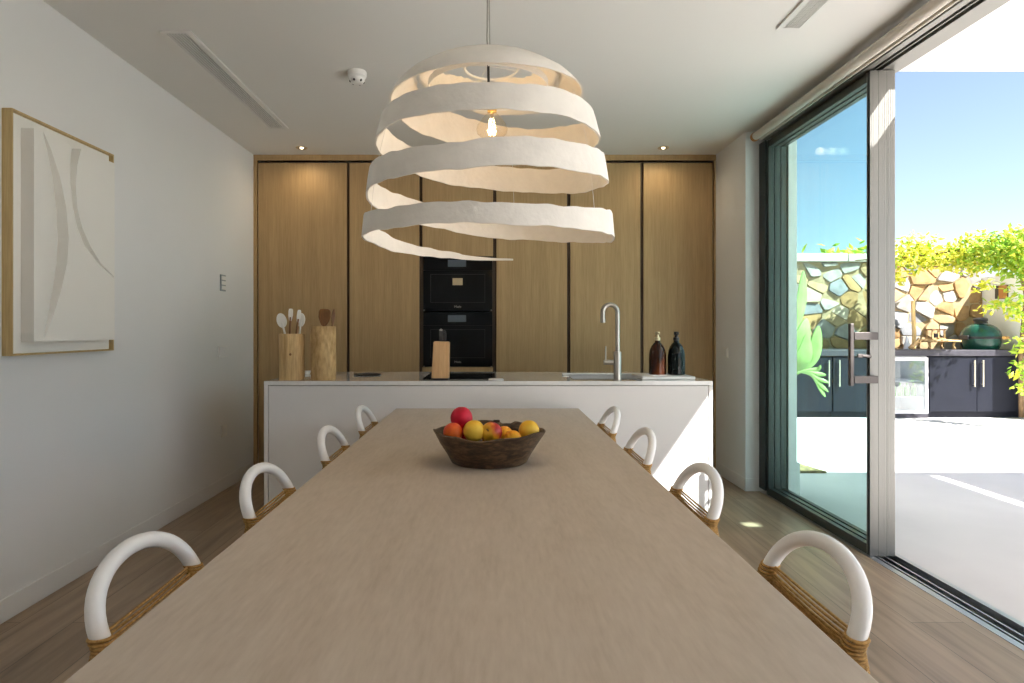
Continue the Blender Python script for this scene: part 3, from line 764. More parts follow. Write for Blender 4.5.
# table index: 0 = front, start of the ribbon; then left, back, right, front ... one entry per quarter turn
prof = [(1.50, .452), (1.55, .447), (1.65, .438), (1.75, .427), (1.82, .416), (1.90, .399), (1.98, .379), (2.075, .337), (2.115, .297), (2.155, .235), (2.188, .15), (2.20, .10)]
bm = bmesh.new()
NSEG = 18 * 40; tmax = 18.15; NW = 5; TH = 0.0035
rnd = random.Random(11)
rows = []
ph = [rnd.uniform(0, 6.28) for _ in range(12)]
def wob(t_, o): return sum(math.sin(t_ * w + ph[(k + o) % 12]) / (k + 1.5) for k, w in enumerate((7.3, 13.1, 21.7, 37.0, 53.0)))
for i in range(NSEG + 1):
    q = -0.75 + (tmax + 0.75) * i / NSEG
    qq = max(0, q)
    zl = interp(zlow, qq); h_ = max(0.001, interp(hgt, qq))
    if q < 0: h_ *= max(0.02, 1 + q / 0.75); zl += 0.004
    fac = 1 - max(0, (q - 17.0)) / 1.25
    amp = (0.0022 + 0.0020 * min(1, q / 12)) if h_ > 0.02 else 0.0008
    zl += wob(q, 0) * amp; zu = zl + h_ + wob(q, 5) * amp * 0.8
    th = -PI / 2 - q * PI / 2          # front, left, back, right
    row = []
    for j in range(NW):
        u = j / (NW - 1); z = zl + (zu - zl) * u; r = lin(prof, z)
        row.append((r, th, z))
    rows.append(row)
ov = []; iv = []
for row in rows:
    ov.append([bm.verts.new(((r + TH) * math.cos(a), (r + TH) * math.sin(a), z - 1.5)) for r, a, z in row])
    iv.append([bm.verts.new(((r - TH) * math.cos(a), (r - TH) * math.sin(a), z - 1.5)) for r, a, z in row])
for i in range(NSEG):
    for j in range(NW - 1):
        bm.faces.new((ov[i][j], ov[i + 1][j], ov[i + 1][j + 1], ov[i][j + 1]))
        bm.faces.new((iv[i][j], iv[i][j + 1], iv[i + 1][j + 1], iv[i + 1][j]))
    bm.faces.new((ov[i][0], iv[i][0], iv[i + 1][0], ov[i + 1][0])); bm.faces.new((ov[i][-1], ov[i + 1][-1], iv[i + 1][-1], iv[i][-1]))
for i in (0, NSEG):
    for j in range(NW - 1): bm.faces.new((ov[i][j], ov[i][j + 1], iv[i][j + 1], iv[i][j]))
obj('spiral_shade', bm, M['shade'], t, True, angle=45)
def zz(z): return z - 1.5
bm = bmesh.new()
for rr in (0.098,):
    ring = [(0.012 + rr * math.cos(a), rr * math.sin(a)) for a in [2 * PI * k / 40 for k in range(40)]]
    tube(bm, [(x_, y_, zz(2.178)) for x_, y_ in ring], 0.0045, 8, closed=True)
for a in (0.3, 0.3 + PI / 2, 0.3 + PI, 0.3 + 3 * PI / 2):
    tube(bm, [(0.0, 0, zz(2.186)), (0.11 * math.cos(a), 0.11 * math.sin(a), zz(2.181))], 0.0025, 8)
ring = [(0.215 * math.cos(a), 0.215 * math.sin(a)) for a in [2 * PI * k / 48 for k in range(48)]]
for (xa_, ya_), (xb_, yb2) in zip(ring, ring[1:] + ring[:1]):
    vs = [bm.verts.new((xa_, ya_, zz(2.098))), bm.verts.new((xb_, yb2, zz(2.098))), bm.verts.new((xb_, yb2, zz(2.122))), bm.verts.new((xa_, ya_, zz(2.122)))]
    vo = [bm.verts.new((v.co.x * 1.008, v.co.y * 1.008, v.co.z)) for v in vs]
    bm.faces.new(vs); bm.faces.new(list(reversed(vo))); bm.faces.new((vs[0], vs[1], vo[1], vo[0])); bm.faces.new((vs[3], vs[2], vo[2], vo[3]))
obj('support_ring', bm, M['offwhite'], t, True, angle=40)
cxo = PX(492.0, yq) - xq
bm = bmesh.new(); tube(bm, [(0, 0, zz(2.21)), (0.002, 0, zz(2.1)), (cxo, 0, zz(2.045))], 0.005, 10); obj('stem', bm, M['black'], t, True, angle=50)
bm = bmesh.new(); lathe(bm, [(0, 0.066), (0.012, 0.066), (0.021, 0.062), (0.022, 0.050), (0.017, 0.047), (0.017, 0.038), (0, 0.038)], 24, cxo, 0, zz(1.982)); obj('socket', bm, M['brass'], t, True, angle=40)
bm = bmesh.new(); lathe(bm, [(0.0165, 0.0370), (0.019, 0.030), (0.036, 0.012), (0.052, -0.010), (0.057, -0.026), (0.053, -0.041), (0.036, -0.055), (0.0, -0.060)], 32, cxo, 0, zz(1.982))
bulb = obj('light_bulb', bm, M['clear'], t, True)
bm = bmesh.new()
for k in range(6):
    a = 2 * PI * k / 6
    tube(bm, [(cxo + 0.006 * math.cos(a), 0.006 * math.sin(a), zz(1.962)), (cxo + 0.0115 * math.cos(a), 0.0115 * math.sin(a), zz(1.936))], 0.0012, 6)
obj('filament', bm, M['filament'], bulb)
bm = bmesh.new(); tube(bm, [(cxo, 0, zz(2.018)), (cxo, 0, zz(1.964))], [0.007, 0.003], 8); obj('bulb_stem', bm, M['clear'], bulb, True)
bm = bmesh.new()
tube(bm, [(0.003, 0, zz(2.208)), (0.0, 0, zz(2.235)), (-0.004, 0, zz(2.28)), (-0.003, 0, zz(2.40)), (0.001, 0, zz(2.70))], 0.0028, 8)
tube(bm, [(0.006, 0, zz(2.215)), (0.010, 0, zz(2.235)), (0.006, 0, zz(2.26)), (0.004, 0, zz(2.40)), (0.003, 0, zz(2.70))], 0.0018, 8)
obj('cord', bm, M['steel'], t, True)
bm = bmesh.new(); lathe(bm, [(0, 0), (0.055, 0), (0.06, 0.006), (0.06, 0.030), (0, 0.030)], 32, 0, 0, zz(2.7045)); obj('ceiling_rose', bm, M['offwhite'], t, True, angle=40)
def rad(z): return lin(prof, z)
for a, z0, z1 in ((math.radians(-38), 1.62, 2.02), (math.radians(178), 1.62, 2.06), (math.radians(75), 1.70, 2.05)):
    pts = [((rad(z0 + (z1 - z0) * k / 8) - 0.008) * math.cos(a), (rad(z0 + (z1 - z0) * k / 8) - 0.008) * math.sin(a), zz(z0 + (z1 - z0) * k / 8)) for k in range(9)]
    bm = bmesh.new(); tube(bm, pts, 0.0008, 6); obj('suspension_thread', bm, M['thread'], t)

# ------------------------------------------------------------------ relief picture on the left wall
t = thing('relief_picture', 'oak framed white plaster relief with two curved cuts on the left wall', 'picture', (XL, 2.947, 1.119))
ya, yb_ = 2.597 - 2.947, 3.298 - 2.947; H = 1.040
fx = 0.044
bm = bmesh.new()
box(bm, 0.001, fx, ya, ya + 0.0075, 0, H); box(bm, 0.001, fx, yb_ - 0.0075, yb_, 0, H)
box(bm, 0.001, fx, ya + 0.0075, yb_ - 0.0075, 0, 0.0075); box(bm, 0.001, fx, ya + 0.0075, yb_ - 0.0075, H - 0.0075, H)
obj('frame', bm, M['artframe'], t)
obj('backing', B(0.001, 0.022, ya + 0.008, yb_ - 0.008, 0.008, H - 0.008), M['art'], t)
# relief slab: front skin sampled on a grid, with two curved bevelled steps
py0, py1, pz0, pz1 = 2.675 - 2.947, 3.246 - 2.947, 0.058, 0.980
xf = 0.079; x_b = 0.0225
W_ = py1 - py0; Hh = pz1 - pz0
def px2s(px):   # photo column on the slab face -> fraction across it
    Y = F * (XL + xf) / (px - VX); return (Y - 2.947 - py0) / W_
def pz2v(py_, px):
    Y = F * (XL + xf) / (px - VX); return (PZ(py_, Y) - 1.119 - pz0) / Hh
curve1 = [(px2s(a), pz2v(b_, a)) for a, b_ in ((43, 131), (51, 150), (60, 178), (66, 208), (68.5, 238), (67, 262), (61, 290), (53, 316), (44, 338.5))]
curve2 = [(px2s(a), pz2v(b_, a)) for a, b_ in ((81, 148), (77, 165), (75.5, 185), (77, 208), (82, 228), (90, 246), (101, 264), (114, 277))]
def curve_at(c, v):
    pts = sorted([(b_, a) for a, b_ in c])
    if v < pts[0][0] - 0.001 or v > pts[-1][0] + 0.001: return None
    return lin(pts, v)
def span(c): return min(b_ for a, b_ in c), max(b_ for a, b_ in c)
def curve_at(c, v):
    pts = sorted([(b_, a) for a, b_ in c])
    return lin(pts, v)
lo1, hi1 = span(curve1); lo2, hi2 = span(curve2)
def step1(v):
    u = (v - lo1) / (hi1 - lo1)
    return 0.050 * max(0.0, math.sin(PI * max(0, min(1, u)))) ** 0.75
def step2(v):
    u = (hi2 - v) / (hi2 - lo2)          # 0 at the top of the cut, 1 at its lower tip
    if u < 0 or u > 1: return 0.0
    return lin([(0, 0.045), (0.25, 0.026), (0.5, 0.024), (0.75, 0.026), (1.0, 0.004)], u)
NV = 160
bm = bmesh.new(); rows_ = []
for j in range(NV + 1):
    v = j / NV; zc_ = pz0 + Hh * v
    a = curve_at(curve1, v); b_ = curve_at(curve2, v)
    d1, d2 = step1(v), step2(v)
    pts = []
    for k in range(13):                 # left field sinks towards the first cut
        u = k / 12; pts.append((a * u, xf - d1 * u ** 3))
    pts.append((a + 0.004, xf))
    m0 = a + 0.02
    for k in range(13):                 # middle field sinks towards the second cut
        u = k / 12; pts.append((m0 + (b_ - m0) * u, xf - d2 * u ** 4))
    pts.append((b_ + 0.004, xf))
    for k in range(1, 7): pts.append((b_ + 0.004 + (1 - b_ - 0.004) * k / 6, xf))
    rows_.append([bm.verts.new((x_, py0 + W_ * s_, zc_)) for s_, x_ in pts])
n_ = len(rows_[0])
for r0, r1 in zip(rows_, rows_[1:]):
    for k in range(n_ - 1): bm.faces.new((r0[k], r0[k + 1], r1[k + 1], r1[k]))
back = [[bm.verts.new((x_b, v.co.y, v.co.z)) for v in r] for r in (rows_[0], rows_[-1])]
for k in range(n_ - 1):
    bm.faces.new((rows_[0][k], back[0][k], back[0][k + 1], rows_[0][k + 1])); bm.faces.new((rows_[-1][k], rows_[-1][k + 1], back[1][k + 1], back[1][k]))
for k, o_ in ((0, 0), (n_ - 1, n_ - 1)):
    prev0, prev1 = back[0][o_], back[1][o_]
    col = [r[k] for r in rows_]
    bm.faces.new([prev0] + col + [prev1])
obj('relief_panel', bm, M['art'], t)

# ------------------------------------------------------------------ small fittings on walls and ceiling
def left_plate(px, py, w, h, name, label, cat, mat, btn, bmat):
    y = F * XL / (px - VX); z = PZ(py, y)
    t = thing(name, label, cat, (XL, y, z - h / 2))
    obj('cover_plate', B(0.0, 0.010, -w / 2, w / 2, 0, h, 0.002), mat, t)
    for (y0, y1, z0, z1) in btn:
        obj('button' if name != 'wall_socket' else 'socket_hole', B(0.0103, 0.0135, y0, y1, z0, z1, 0.0005), bmat, t)
left_plate(222.2, 283, 0.085, 0.125, 'wall_control_panel', 'grey room control panel high on the left wall', 'control panel', M['greyplastic'], [(-0.034, 0.034, 0.012 + k * 0.037, 0.04 + k * 0.037) for k in range(3)], M['offwhite'])
left_plate(222.5, 351.5, 0.16, 0.085, 'light_switch', 'white double light switch on the left wall below the control panel', 'switch', M['offwhite'], [(-0.074, -0.001, 0.005, 0.08), (0.001, 0.074, 0.005, 0.08)], M['skirting'])
left_plate(223.5, 430.5, 0.085, 0.09, 'wall_socket', 'white power socket low on the left wall', 'socket', M['offwhite'], [(-0.022, 0.022, 0.022, 0.066)], M['skirting'])
y = F * XR / (726.5 - VX); z = PZ(352.5, y)
t = thing('light_switch', 'white light switch on the short right wall beside the cabinets', 'switch', (XR, y, z - 0.043))
obj('cover_plate', B(-0.010, -0.0005, -0.043, 0.043, 0, 0.085, 0.002), M['offwhite'], t)
obj('button', B(-0.0135, -0.0103, -0.03, 0.03, 0.012, 0.073, 0.001), M['skirting'], t)

def vent(x0, x1, y0, y1, label):
    t = thing('ceiling_vent', label, 'vent', ((x0 + x1) / 2, (y0 + y1) / 2, ZC), 0, None)
    hw, hl = (x1 - x0) / 2, (y1 - y0) / 2
    bm = bmesh.new(); f = 0.024
    box(bm, -hw, -hw + f, -hl, hl, -0.010, -0.0005); box(bm, hw - f, hw, -hl, hl, -0.010, -0.0005)
    box(bm, -hw + f, hw - f, -hl, -hl + f * 0.6, -0.010, -0.0005); box(bm, -hw + f, hw - f, hl - f * 0.6, hl, -0.010, -0.0005)
    obj('frame', bm, M['vent'], t)
    obj('recess', B(-hw + f, hw - f, -hl + f * 0.6, hl - f * 0.6, -0.0025, -0.0006), M['ventdark'], t)
    n = 7; inner = 2 * (hw - f)
    bm = bmesh.new()
    for k in range(n):
        xk = -hw + f + inner * (k + 0.5) / n
        box(bm, xk - inner / n * 0.22, xk + inner / n * 0.22, -hl + f * 0.6, hl - f * 0.6, -0.009, -0.0026)
    obj('louvre', bm, M['vent'], t)
vent(-1.672, -1.518, 3.12, 4.62, 'long slotted ceiling vent on the left, near the left wall')
vent(1.418, 1.548, 1.60, 3.09, 'slotted ceiling vent on the right, near the glass doors')

t = thing('smoke_detector', 'white round smoke detector on the ceiling left of the pendant', 'smoke detector', (-0.788, 3.62, ZC))
bm = bmesh.new(); lathe(bm, [(0, -0.0005), (0.054, -0.0005), (0.056, -0.006), (0.054, -0.030), (0.046, -0.036), (0.044, -0.040), (0, -0.040)], 36); obj('housing', bm, M['offwhite'], t, True, angle=40)
bm = bmesh.new(); lathe(bm, [(0, -0.0405), (0.043, -0.0405), (0.0425, -0.056), (0.037, -0.064), (0.024, -0.069), (0, -0.070)], 36); cp = obj('sensor_cap', bm, M['offwhite'], t, True, angle=40)
for k in range(6):
    a = 2 * PI * k / 6 + 0.3
    bm = bmesh.new(); bmesh.ops.create_uvsphere(bm, u_segments=10, v_segments=6, radius=0.0075); bmesh.ops.scale(bm, vec=(1, 1, 1.1), verts=bm.verts)
    obj('sensor_slot', bm, M['black'], cp, True, loc=(0.0375 * math.cos(a), 0.0375 * math.sin(a), -0.058))

def downlight(x, y, label):
    t = thing('downlight', label, 'lamp', (x, y, ZC), 0, None)
    bm = bmesh.new(); lathe(bm, [(0.032, -0.0005), (0.046, -0.0005), (0.047, -0.003), (0.044, -0.006), (0.033, -0.004)], 32); obj('ring', bm, M['champagne'], t, True, angle=40)
    bm = bmesh.new(); lathe(bm, [(0, -0.0015), (0.0315, -0.0015)], 32); obj('reflector', bm, M['steel'], t)
    bm = bmesh.new(); lathe(bm, [(0, -0.011), (0.008, -0.010), (0.013, -0.006), (0.014, -0.002), (0, -0.0018)], 20); obj('led', bm, M['led'], t, True)
    L = bpy.data.lights.new('downlight_beam', 'SPOT'); L.energy = 2.2; L.color = (1.0, 0.80, 0.54); L.spot_size = math.radians(165); L.spot_blend = 1.0; L.shadow_soft_size = 0.03
    o = bpy.data.objects.new('downlight_beam', L); COL.objects.link(o); o.location = (x, y, ZC - 0.03)
downlight(-1.575, 5.13, 'small brass downlight in the ceiling at the left cabinets')
downlight(1.418, 5.13, 'small brass downlight in the ceiling at the right cabinets')

# ------------------------------------------------------------------ terrace
struct('floor_terrace', B(XO + 0.002, 16, -12, 30, -0.12, 0.0), M['deck'])
struct('floor_rear_terrace', B(-16, XO, -16, YF - 0.201, -0.12, -0.002), M['deck'])
# canopy over the terrace; openings added and shaped to let sun patches through
def canopy():
    bm = bmesh.new()
    z0, z1 = 2.80, 2.92
    def q(x0, x1, y0, y1): box(bm, x0, x1, y0, y1, z0, z1)
    YE = 3.773
    q(2.222, 2.715, -3.0, 2.985); q(2.222, 2.715, 3.215, YE)
    prism(bm, [(2.47, z0), (2.715, z0), (2.715, z1), (2.555, z1)], 1, 2.985, 3.215)
    q(2.715, 3.30, 2.80, YE); q(2.715, 3.30, -3.0, 2.33)
    prism(bm, [(2.72, 2.7999), (3.30, 2.7999), (3.30, 2.35)], 2, z0, z1)
    q(3.30, 3.52, -3.0, YE); q(3.52, 3.70, -3.0, 2.30); q(3.52, 3.70, 2.44, YE); q(3.70, 4.20, -3.0, YE)
    q(4.20, 5.62, 1.10, YE); q(5.62, 5.78, 1.10, 2.75); q(5.62, 5.78, 3.70, YE); q(5.78, 9.0, 1.10, YE)
    return bm
struct('ceiling_terrace', canopy(), M['canopy'])
struct('ceiling_added_shade', B(2.2, 3.62, 3.5, 4.62, 3.165, 3.28), M['canopy'])  # added slab, unseen above the canopy, keeps the sun off the reveal
bm = bmesh.new(); box(bm, 2.222, 2.24, -3.0, 3.773, 2.66, 2.80)
struct('trim_9', bm, M['ext'])
bm = bmesh.new()
box(bm, 8.70, 8.92, 3.5, 3.72, 0, 2.80); box(bm, 8.70, 8.92, 1.2, 1.42, 0, 2.80)
struct('column_terrace', bm, M['ext'])

# stone garden wall: irregular stones set in mortar
YW = 9.40
WX0, WX1 = 2.4, 7.43; WZ = 2.25
def voronoi_stones():
    rnd = random.Random(21)
    seeds = []
    rows_ = [0.12, 0.36, 0.58, 0.80, 1.00, 1.18, 1.37, 1.54, 1.72, 1.88, 2.05, 2.18]
    for r_, zc in enumerate(rows_):
        x = WX0 + rnd.uniform(-0.1, 0.2)
        while x < WX1 + 0.2:
            seeds.append((x, zc + rnd.uniform(-0.075, 0.075))); x += rnd.uniform(0.17, 0.46)
    bm = bmesh.new()
    for i, (sx, sz) in enumerate(seeds):
        poly = [(WX0, 0.0), (WX1, 0.0), (WX1, WZ), (WX0, WZ)]
        for j, (ox, oz) in enumerate(seeds):
            if i == j or abs(ox - sx) > 1.6 or abs(oz - sz) > 1.2: continue
            mx_, mz_ = (sx + ox) / 2, (sz + oz) / 2; nx, nz = ox - sx, (oz - sz) * 1.1
            out = []
            for a, b_ in zip(poly, poly[1:] + poly[:1]):
                da = (a[0] - mx_) * nx + (a[1] - mz_) * nz; db = (b_[0] - mx_) * nx + (b_[1] - mz_) * nz
                if da <= 0: out.append(a)
                if (da < 0) != (db < 0):
                    u = da / (da - db); out.append((a[0] + (b_[0] - a[0]) * u, a[1] + (b_[1] - a[1]) * u))
            poly = out
            if len(poly) < 3: break
        if len(poly) < 3: continue
        cx_ = sum(p[0] for p in poly) / len(poly); cz_ = sum(p[1] for p in poly) / len(poly)
        # round the corners
        rp = []
        for k in range(len(poly)):
            p = poly[k]; pr = poly[k - 1]; nx_ = poly[(k + 1) % len(poly)]
            rp.append((p[0] + (pr[0] - p[0]) * 0.1, p[1] + (pr[1] - p[1]) * 0.1)); rp.append((p[0] + (nx_[0] - p[0]) * 0.1, p[1] + (nx_[1] - p[1]) * 0.1))
        size = min(max(abs(p[0] - cx_) for p in rp), max(abs(p[1] - cz_) for p in rp))
        s0 = 1 - 0.007 / max(size, 0.06); dp = rnd.uniform(0.02, 0.06)
        mi = rnd.choice([0, 0, 0, 1, 1, 1, 2, 2, 3, 3, 4, 5])
        tilt = rnd.uniform(-0.12, 0.12); tz = rnd.uniform(-0.25, 0.1)
        rings = []
        for s, d in ((s0, 0.0), (s0 * 0.985, dp * 0.7), (s0 * 0.92, dp), (s0 * 0.5, dp * 1.08)):
            rings.append([bm.verts.new((cx_ + (p[0] - cx_) * s, YW + 0.02 - d - (tilt * (p[0] - cx_) + tz * (p[1] - cz_)) * (s * (d > 0)), cz_ + (p[1] - cz_) * s)) for p in rp])
        n = len(rp)
        for a, b_ in zip(rings, rings[1:]):
            for k in range(n):
                f = bm.faces.new((a[k], a[(k + 1) % n], b_[(k + 1) % n], b_[k])); f.material_index = mi
        f = bm.faces.new(rings[-1]); f.material_index = mi
    box(bm, WX0, WX1, YW + 0.0, YW + 0.35, 0, WZ, mi=6)
    return bm
struct('wall_garden', voronoi_stones(), STONES + [M['mortar']])
bm = bmesh.new()
rnd = random.Random(4)
x = WX0
while x < WX1:
    w = rnd.uniform(0.6, 0.95); box(bm, x, min(WX1, x + w) - 0.006, YW - 0.07, YW + 0.40, WZ + 0.002, WZ + 0.125 + rnd.uniform(-0.008, 0.008), 0.012); x += w
struct('trim_10', bm, M['cap'])
struct('wall_garden_side', B(7.432, 7.65, 8.25, YW + 0.4, 0, 2.02), M['ext'])
struct('wall_garden_far', B(11.0, 11.25, -12, 12, 0, 1.9), M['ext'])
# little lantern on the side wall
yl = F * 7.432 / (1003.5 - VX)
t = thing('wall_lantern', 'small copper and black wall light on the white garden wall', 'lamp', (7.432, yl, PZ(299, yl)))
obj('back_plate', B(-0.012, -0.001, -0.09, 0.09, 0, 0.20, 0.003), M['black'], t)
bm = bmesh.new(); box(bm, -0.075, -0.0125, -0.085, 0.0, 0.005, 0.195, 0.006); obj('shade', bm, M['copper'], t)
bm = bmesh.new(); box(bm, -0.06, -0.0125, 0.001, 0.085, 0.005, 0.195, 0.006); obj('lens', bm, M['black'], t)

# outdoor kitchen: separate units under one worktop
YK = 8.62
def kx(px): return PX(px, YK)
ZK = 0.86
tag(obj('outdoor_worktop', B(3.0, 7.42, YK - 0.02, 9.25, ZK + 0.002, 0.945, 0.004), M['bbqtop']), 'dark grey worktop running along the outdoor kitchen by the stone wall', 'worktop')
def outdoor_unit(x0, x1, doors, label, hz):
    t = thing('outdoor_cabinet', label, 'cabinet', ((x0 + x1) / 2, YK, 0), 0, None); c = (x0 + x1) / 2
    obj('body', B(x0 - c + 0.002, x1 - c - 0.002, 0.026, 0.6, 0.08, ZK), M['bbq'], t)
    obj('plinth', B(x0 - c + 0.002, x1 - c - 0.002, 0.05, 0.08, 0.001, 0.079), M['bbq'], t)
    for (a, b_, hpx) in doors:
        d = obj('door', B(a - c + 0.004, b_ - c - 0.004, 0.0, 0.024, 0.09, ZK - 0.012, 0.002), M['bbq'], t)
        hxx = hpx - c
        bm = bmesh.new(); tube(bm, [(hxx, -0.03, hz[0]), (hxx, -0.03, hz[1])], 0.010, 12)
        for zz_ in (hz[0] + 0.03, hz[1] - 0.03): tube(bm, [(hxx, -0.028, zz_), (hxx, -0.001, zz_)], 0.006, 8)
        obj('handle', bm, M['nickel'], d, True, angle=50)
    return t
hz = (PZ(386.5, YK), PZ(360, YK))
outdoor_unit(kx(929.5), kx(1023), [(kx(929.5), kx(977), kx(973.2)), (kx(977), kx(1023), kx(981.7))], 'anthracite outdoor cabinet with two nickel bar handles under the green barbecue', hz)
outdoor_unit(kx(832.5), kx(890), [(kx(833), kx(889), kx(838.5))], 'anthracite outdoor cabinet seen through the glass beside the drinks fridge', hz)
outdoor_unit(3.02, kx(832), [(3.02, kx(832), kx(828))], 'anthracite outdoor cabinet behind the pale leaves, at the left end of the outdoor kitchen', hz)
# drinks fridge
fx0, fx1 = kx(891), kx(928.5); fc = (fx0 + fx1) / 2; fw = (fx1 - fx0) / 2
t = thing('drinks_fridge', 'glass door drinks fridge with white frame in the outdoor kitchen', 'fridge', (fc, YK, 0))
bm = bmesh.new()
box(bm, -fw + 0.003, -fw + 0.03, 0.03, 0.58, 0.04, ZK - 0.003); box(bm, fw - 0.03, fw - 0.003, 0.03, 0.58, 0.04, ZK - 0.003)
box(bm, -fw + 0.03, fw - 0.03, 0.55, 0.58, 0.04, ZK - 0.003); box(bm, -fw + 0.03, fw - 0.03, 0.03, 0.55, 0.04, 0.07); box(bm, -fw + 0.03, fw - 0.03, 0.03, 0.55, ZK - 0.04, ZK - 0.003)
obj('body', bm, M['fridge'], t)
obj('plinth', B(-fw + 0.003, fw - 0.003, 0.0, 0.03, 0.002, 0.055), M['bbqtop'], t)
bm = bmesh.new()
box(bm, -fw + 0.003, -fw + 0.045, 0, 0.028, 0.06, ZK - 0.02, 0.002); box(bm, fw - 0.045, fw - 0.003, 0, 0.028, 0.06, ZK - 0.02, 0.002)
box(bm, -fw + 0.045, fw - 0.045, 0, 0.028, 0.06, 0.105); box(bm, -fw + 0.045, fw - 0.045, 0, 0.028, ZK - 0.065, ZK - 0.02)
d = obj('door', bm, M['fridgeframe'], t)
obj('glass_pane', B(-fw + 0.046, fw - 0.046, 0.010, 0.018, 0.106, ZK - 0.066), tinted_glass('fridge_glass', (0.85, 0.9, 0.92), 0.13), d)
for zs in (0.28, 0.50): obj('shelf', B(-fw + 0.031, fw - 0.031, 0.06, 0.54, zs, zs + 0.012), M['fridgeframe'], t)
lab = ['leftmost', 'second', 'third', 'fourth']
src = None
for k in range(4):
    x_ = fc - 0.15 + k * 0.095
    if src is None:
        bm = bmesh.new(); lathe(bm, [(0, 0), (0.034, 0), (0.036, 0.004), (0.036, 0.115), (0.028, 0.135), (0.014, 0.15), (0.014, 0.185), (0, 0.186)], 20)
        src = obj('bottle', bm, M['bottlegreen'], None, True, loc=(x_, YK + 0.12, 0.2925), angle=40); o = src
    else:
        o = src.copy(); COL.objects.link(o); o.location = (x_, YK + 0.12, 0.2925)
    tag(o, ('pale green bottle on the shelf inside the drinks fridge, %s from the left' % lab[k]).replace('leftmost from the left', 'the leftmost'), 'bottle', 'bottles inside the drinks fridge')

# green ceramic barbecue
yg = 8.93; g_ = yg / F
t = thing('ceramic_barbecue', 'dark green egg shaped ceramic barbecue on the outdoor worktop', 'barbecue', (PX(980.5, yg), yg, 0.946))
k_ = g_
bm = bmesh.new(); lathe(bm, [(0, 0), (0.208, 0), (0.228, 0.05), (0.238, 0.10), (0.241, 0.150), (0, 0.150)], 48); obj('base', bm, M['egg'], t, True, angle=50)
bm = bmesh.new(); lathe(bm, [(0.23, 0.1505), (0.249, 0.153), (0.251, 0.178), (0.247, 0.184), (0.23, 0.184)], 48); obj('hinge_band', bm, M['black'], t, True, angle=40)
bm = bmesh.new(); lathe(bm, [(0, 0.1845), (0.243, 0.1845), (0.240, 0.215), (0.224, 0.262), (0.192, 0.308), (0.145, 0.345), (0.095, 0.366), (0, 0.37)], 48); ld = obj('lid', bm, M['egg'], t, True, angle=50)
bm = bmesh.new(); lathe(bm, [(0, 0.3705), (0.085, 0.3705), (0.082, 0.39), (0.072, 0.40), (0.089, 0.415), (0.085, 0.440), (0.05, 0.455), (0, 0.458)], 32); obj('chimney_cap', bm, M['black'], ld, True, angle=40)
bm = bmesh.new(); tube(bm, [(0.10, -0.285, 0.168), (0.20, -0.235, 0.168), (0.275, -0.13, 0.168)], 0.023, 12); obj('handle', bm, M['hwood'], t, True, angle=50)
obj('hinge', B(-0.280, -0.253, -0.12, 0.06, 0.14, 0.20, 0.01), M['black'], t)

# things on the outdoor worktop left of the barbecue
yo = 8.95
bm = bmesh.new(); lathe(bm, [(0, 0), (0.045, 0), (0.045, 0.01), (0.038, 0.06), (0.022, 0.13), (0.014, 0.19), (0, 0.195)], 24)
tag(obj('carafe', bm, M['marble'], None, True, loc=(PX(907, yo), yo, 0.9456), angle=40), 'small pale conical carafe on the outdoor worktop beside the wooden pole', 'carafe')
bm = bmesh.new(); px_ = PX(915.8, yo)
tube(bm, [(0, 0, 0), (0.004, 0, 0.25), (-0.003, 0.01, 0.5), (0.0, 0.02, 0.70)], 0.026, 12)
tag(obj('bamboo_pole', bm, M['bamboo'], None, True, loc=(px_, yo + 0.04, 0.9456), angle=50), 'upright bamboo pole standing on the outdoor worktop against the stone wall', 'pole')
rnd = random.Random(9)
t = thing('driftwood_stand', 'low rustic driftwood stand on the outdoor worktop left of the barbecue', 'stand', (PX(935, yo), yo, 0.9456))
bm = bmesh.new()
for k in range(7):
    y0 = -0.16 + k * 0.05
    tube(bm, [(-0.20 + rnd.uniform(-0.03, 0.02), y0, 0.12 + rnd.uniform(-0.006, 0.006)), (0.0, y0 + rnd.uniform(-0.01, 0.01), 0.125), (0.23 + rnd.uniform(-0.03, 0.03), y0, 0.12)], [0.016, 0.021, 0.014], 8)
obj('top', bm, M['driftwood'], t, True)
for sx_, sy_ in ((-0.17, -0.12), (0.19, -0.12), (-0.17, 0.12), (0.19, 0.12)):
    bm = bmesh.new(); tube(bm, [(sx_, sy_, 0.008), (sx_ * 0.92, sy_, 0.05), (sx_, sy_, 0.105)], [0.022, 0.016, 0.02], 8); obj('leg', bm, M['driftwood'], t, True)
t = thing('lantern', 'small dark framed lantern standing on the driftwood stand', 'lantern', (PX(934, yo), yo - 0.03, 0.9456 + 0.148))
bm = bmesh.new()
for sx_ in (-0.085, 0.085):
    for sy_ in (-0.06, 0.06): box(bm, sx_ - 0.009, sx_ + 0.009, sy_ - 0.009, sy_ + 0.009, 0.018, 0.125)
box(bm, -0.1, 0.1, -0.075, 0.075, 0.0, 0.018)
obj('frame', bm, M['driftwood'], t)
obj('roof', B(-0.105, 0.105, -0.08, 0.08, 0.1255, 0.143, 0.004), M['darkspoon'], t)
bm = bmesh.new(); lathe(bm, [(0, 0), (0.03, 0), (0.03, 0.06), (0, 0.062)], 20, 0, 0, 0.0185); obj('candle', bm, M['bbqtop'], t, True, angle=40)
bm = bmesh.new()
for k in range(5):
    a = rnd.uniform(-0.4, 0.4); x_ = -0.06 + 0.03 * k
    tube(bm, [(x_ * 0.7 - 0.06, -0.03 + 0.02 * k, 0.025), (x_ * 0.5, -0.03 + 0.02 * k, 0.06 + 0.03 * (k % 2)), (x_ * 0.6 + 0.05, a * 0.1, 0.11 + 0.03 * (k % 3))], [0.02, 0.02, 0.012], 8)
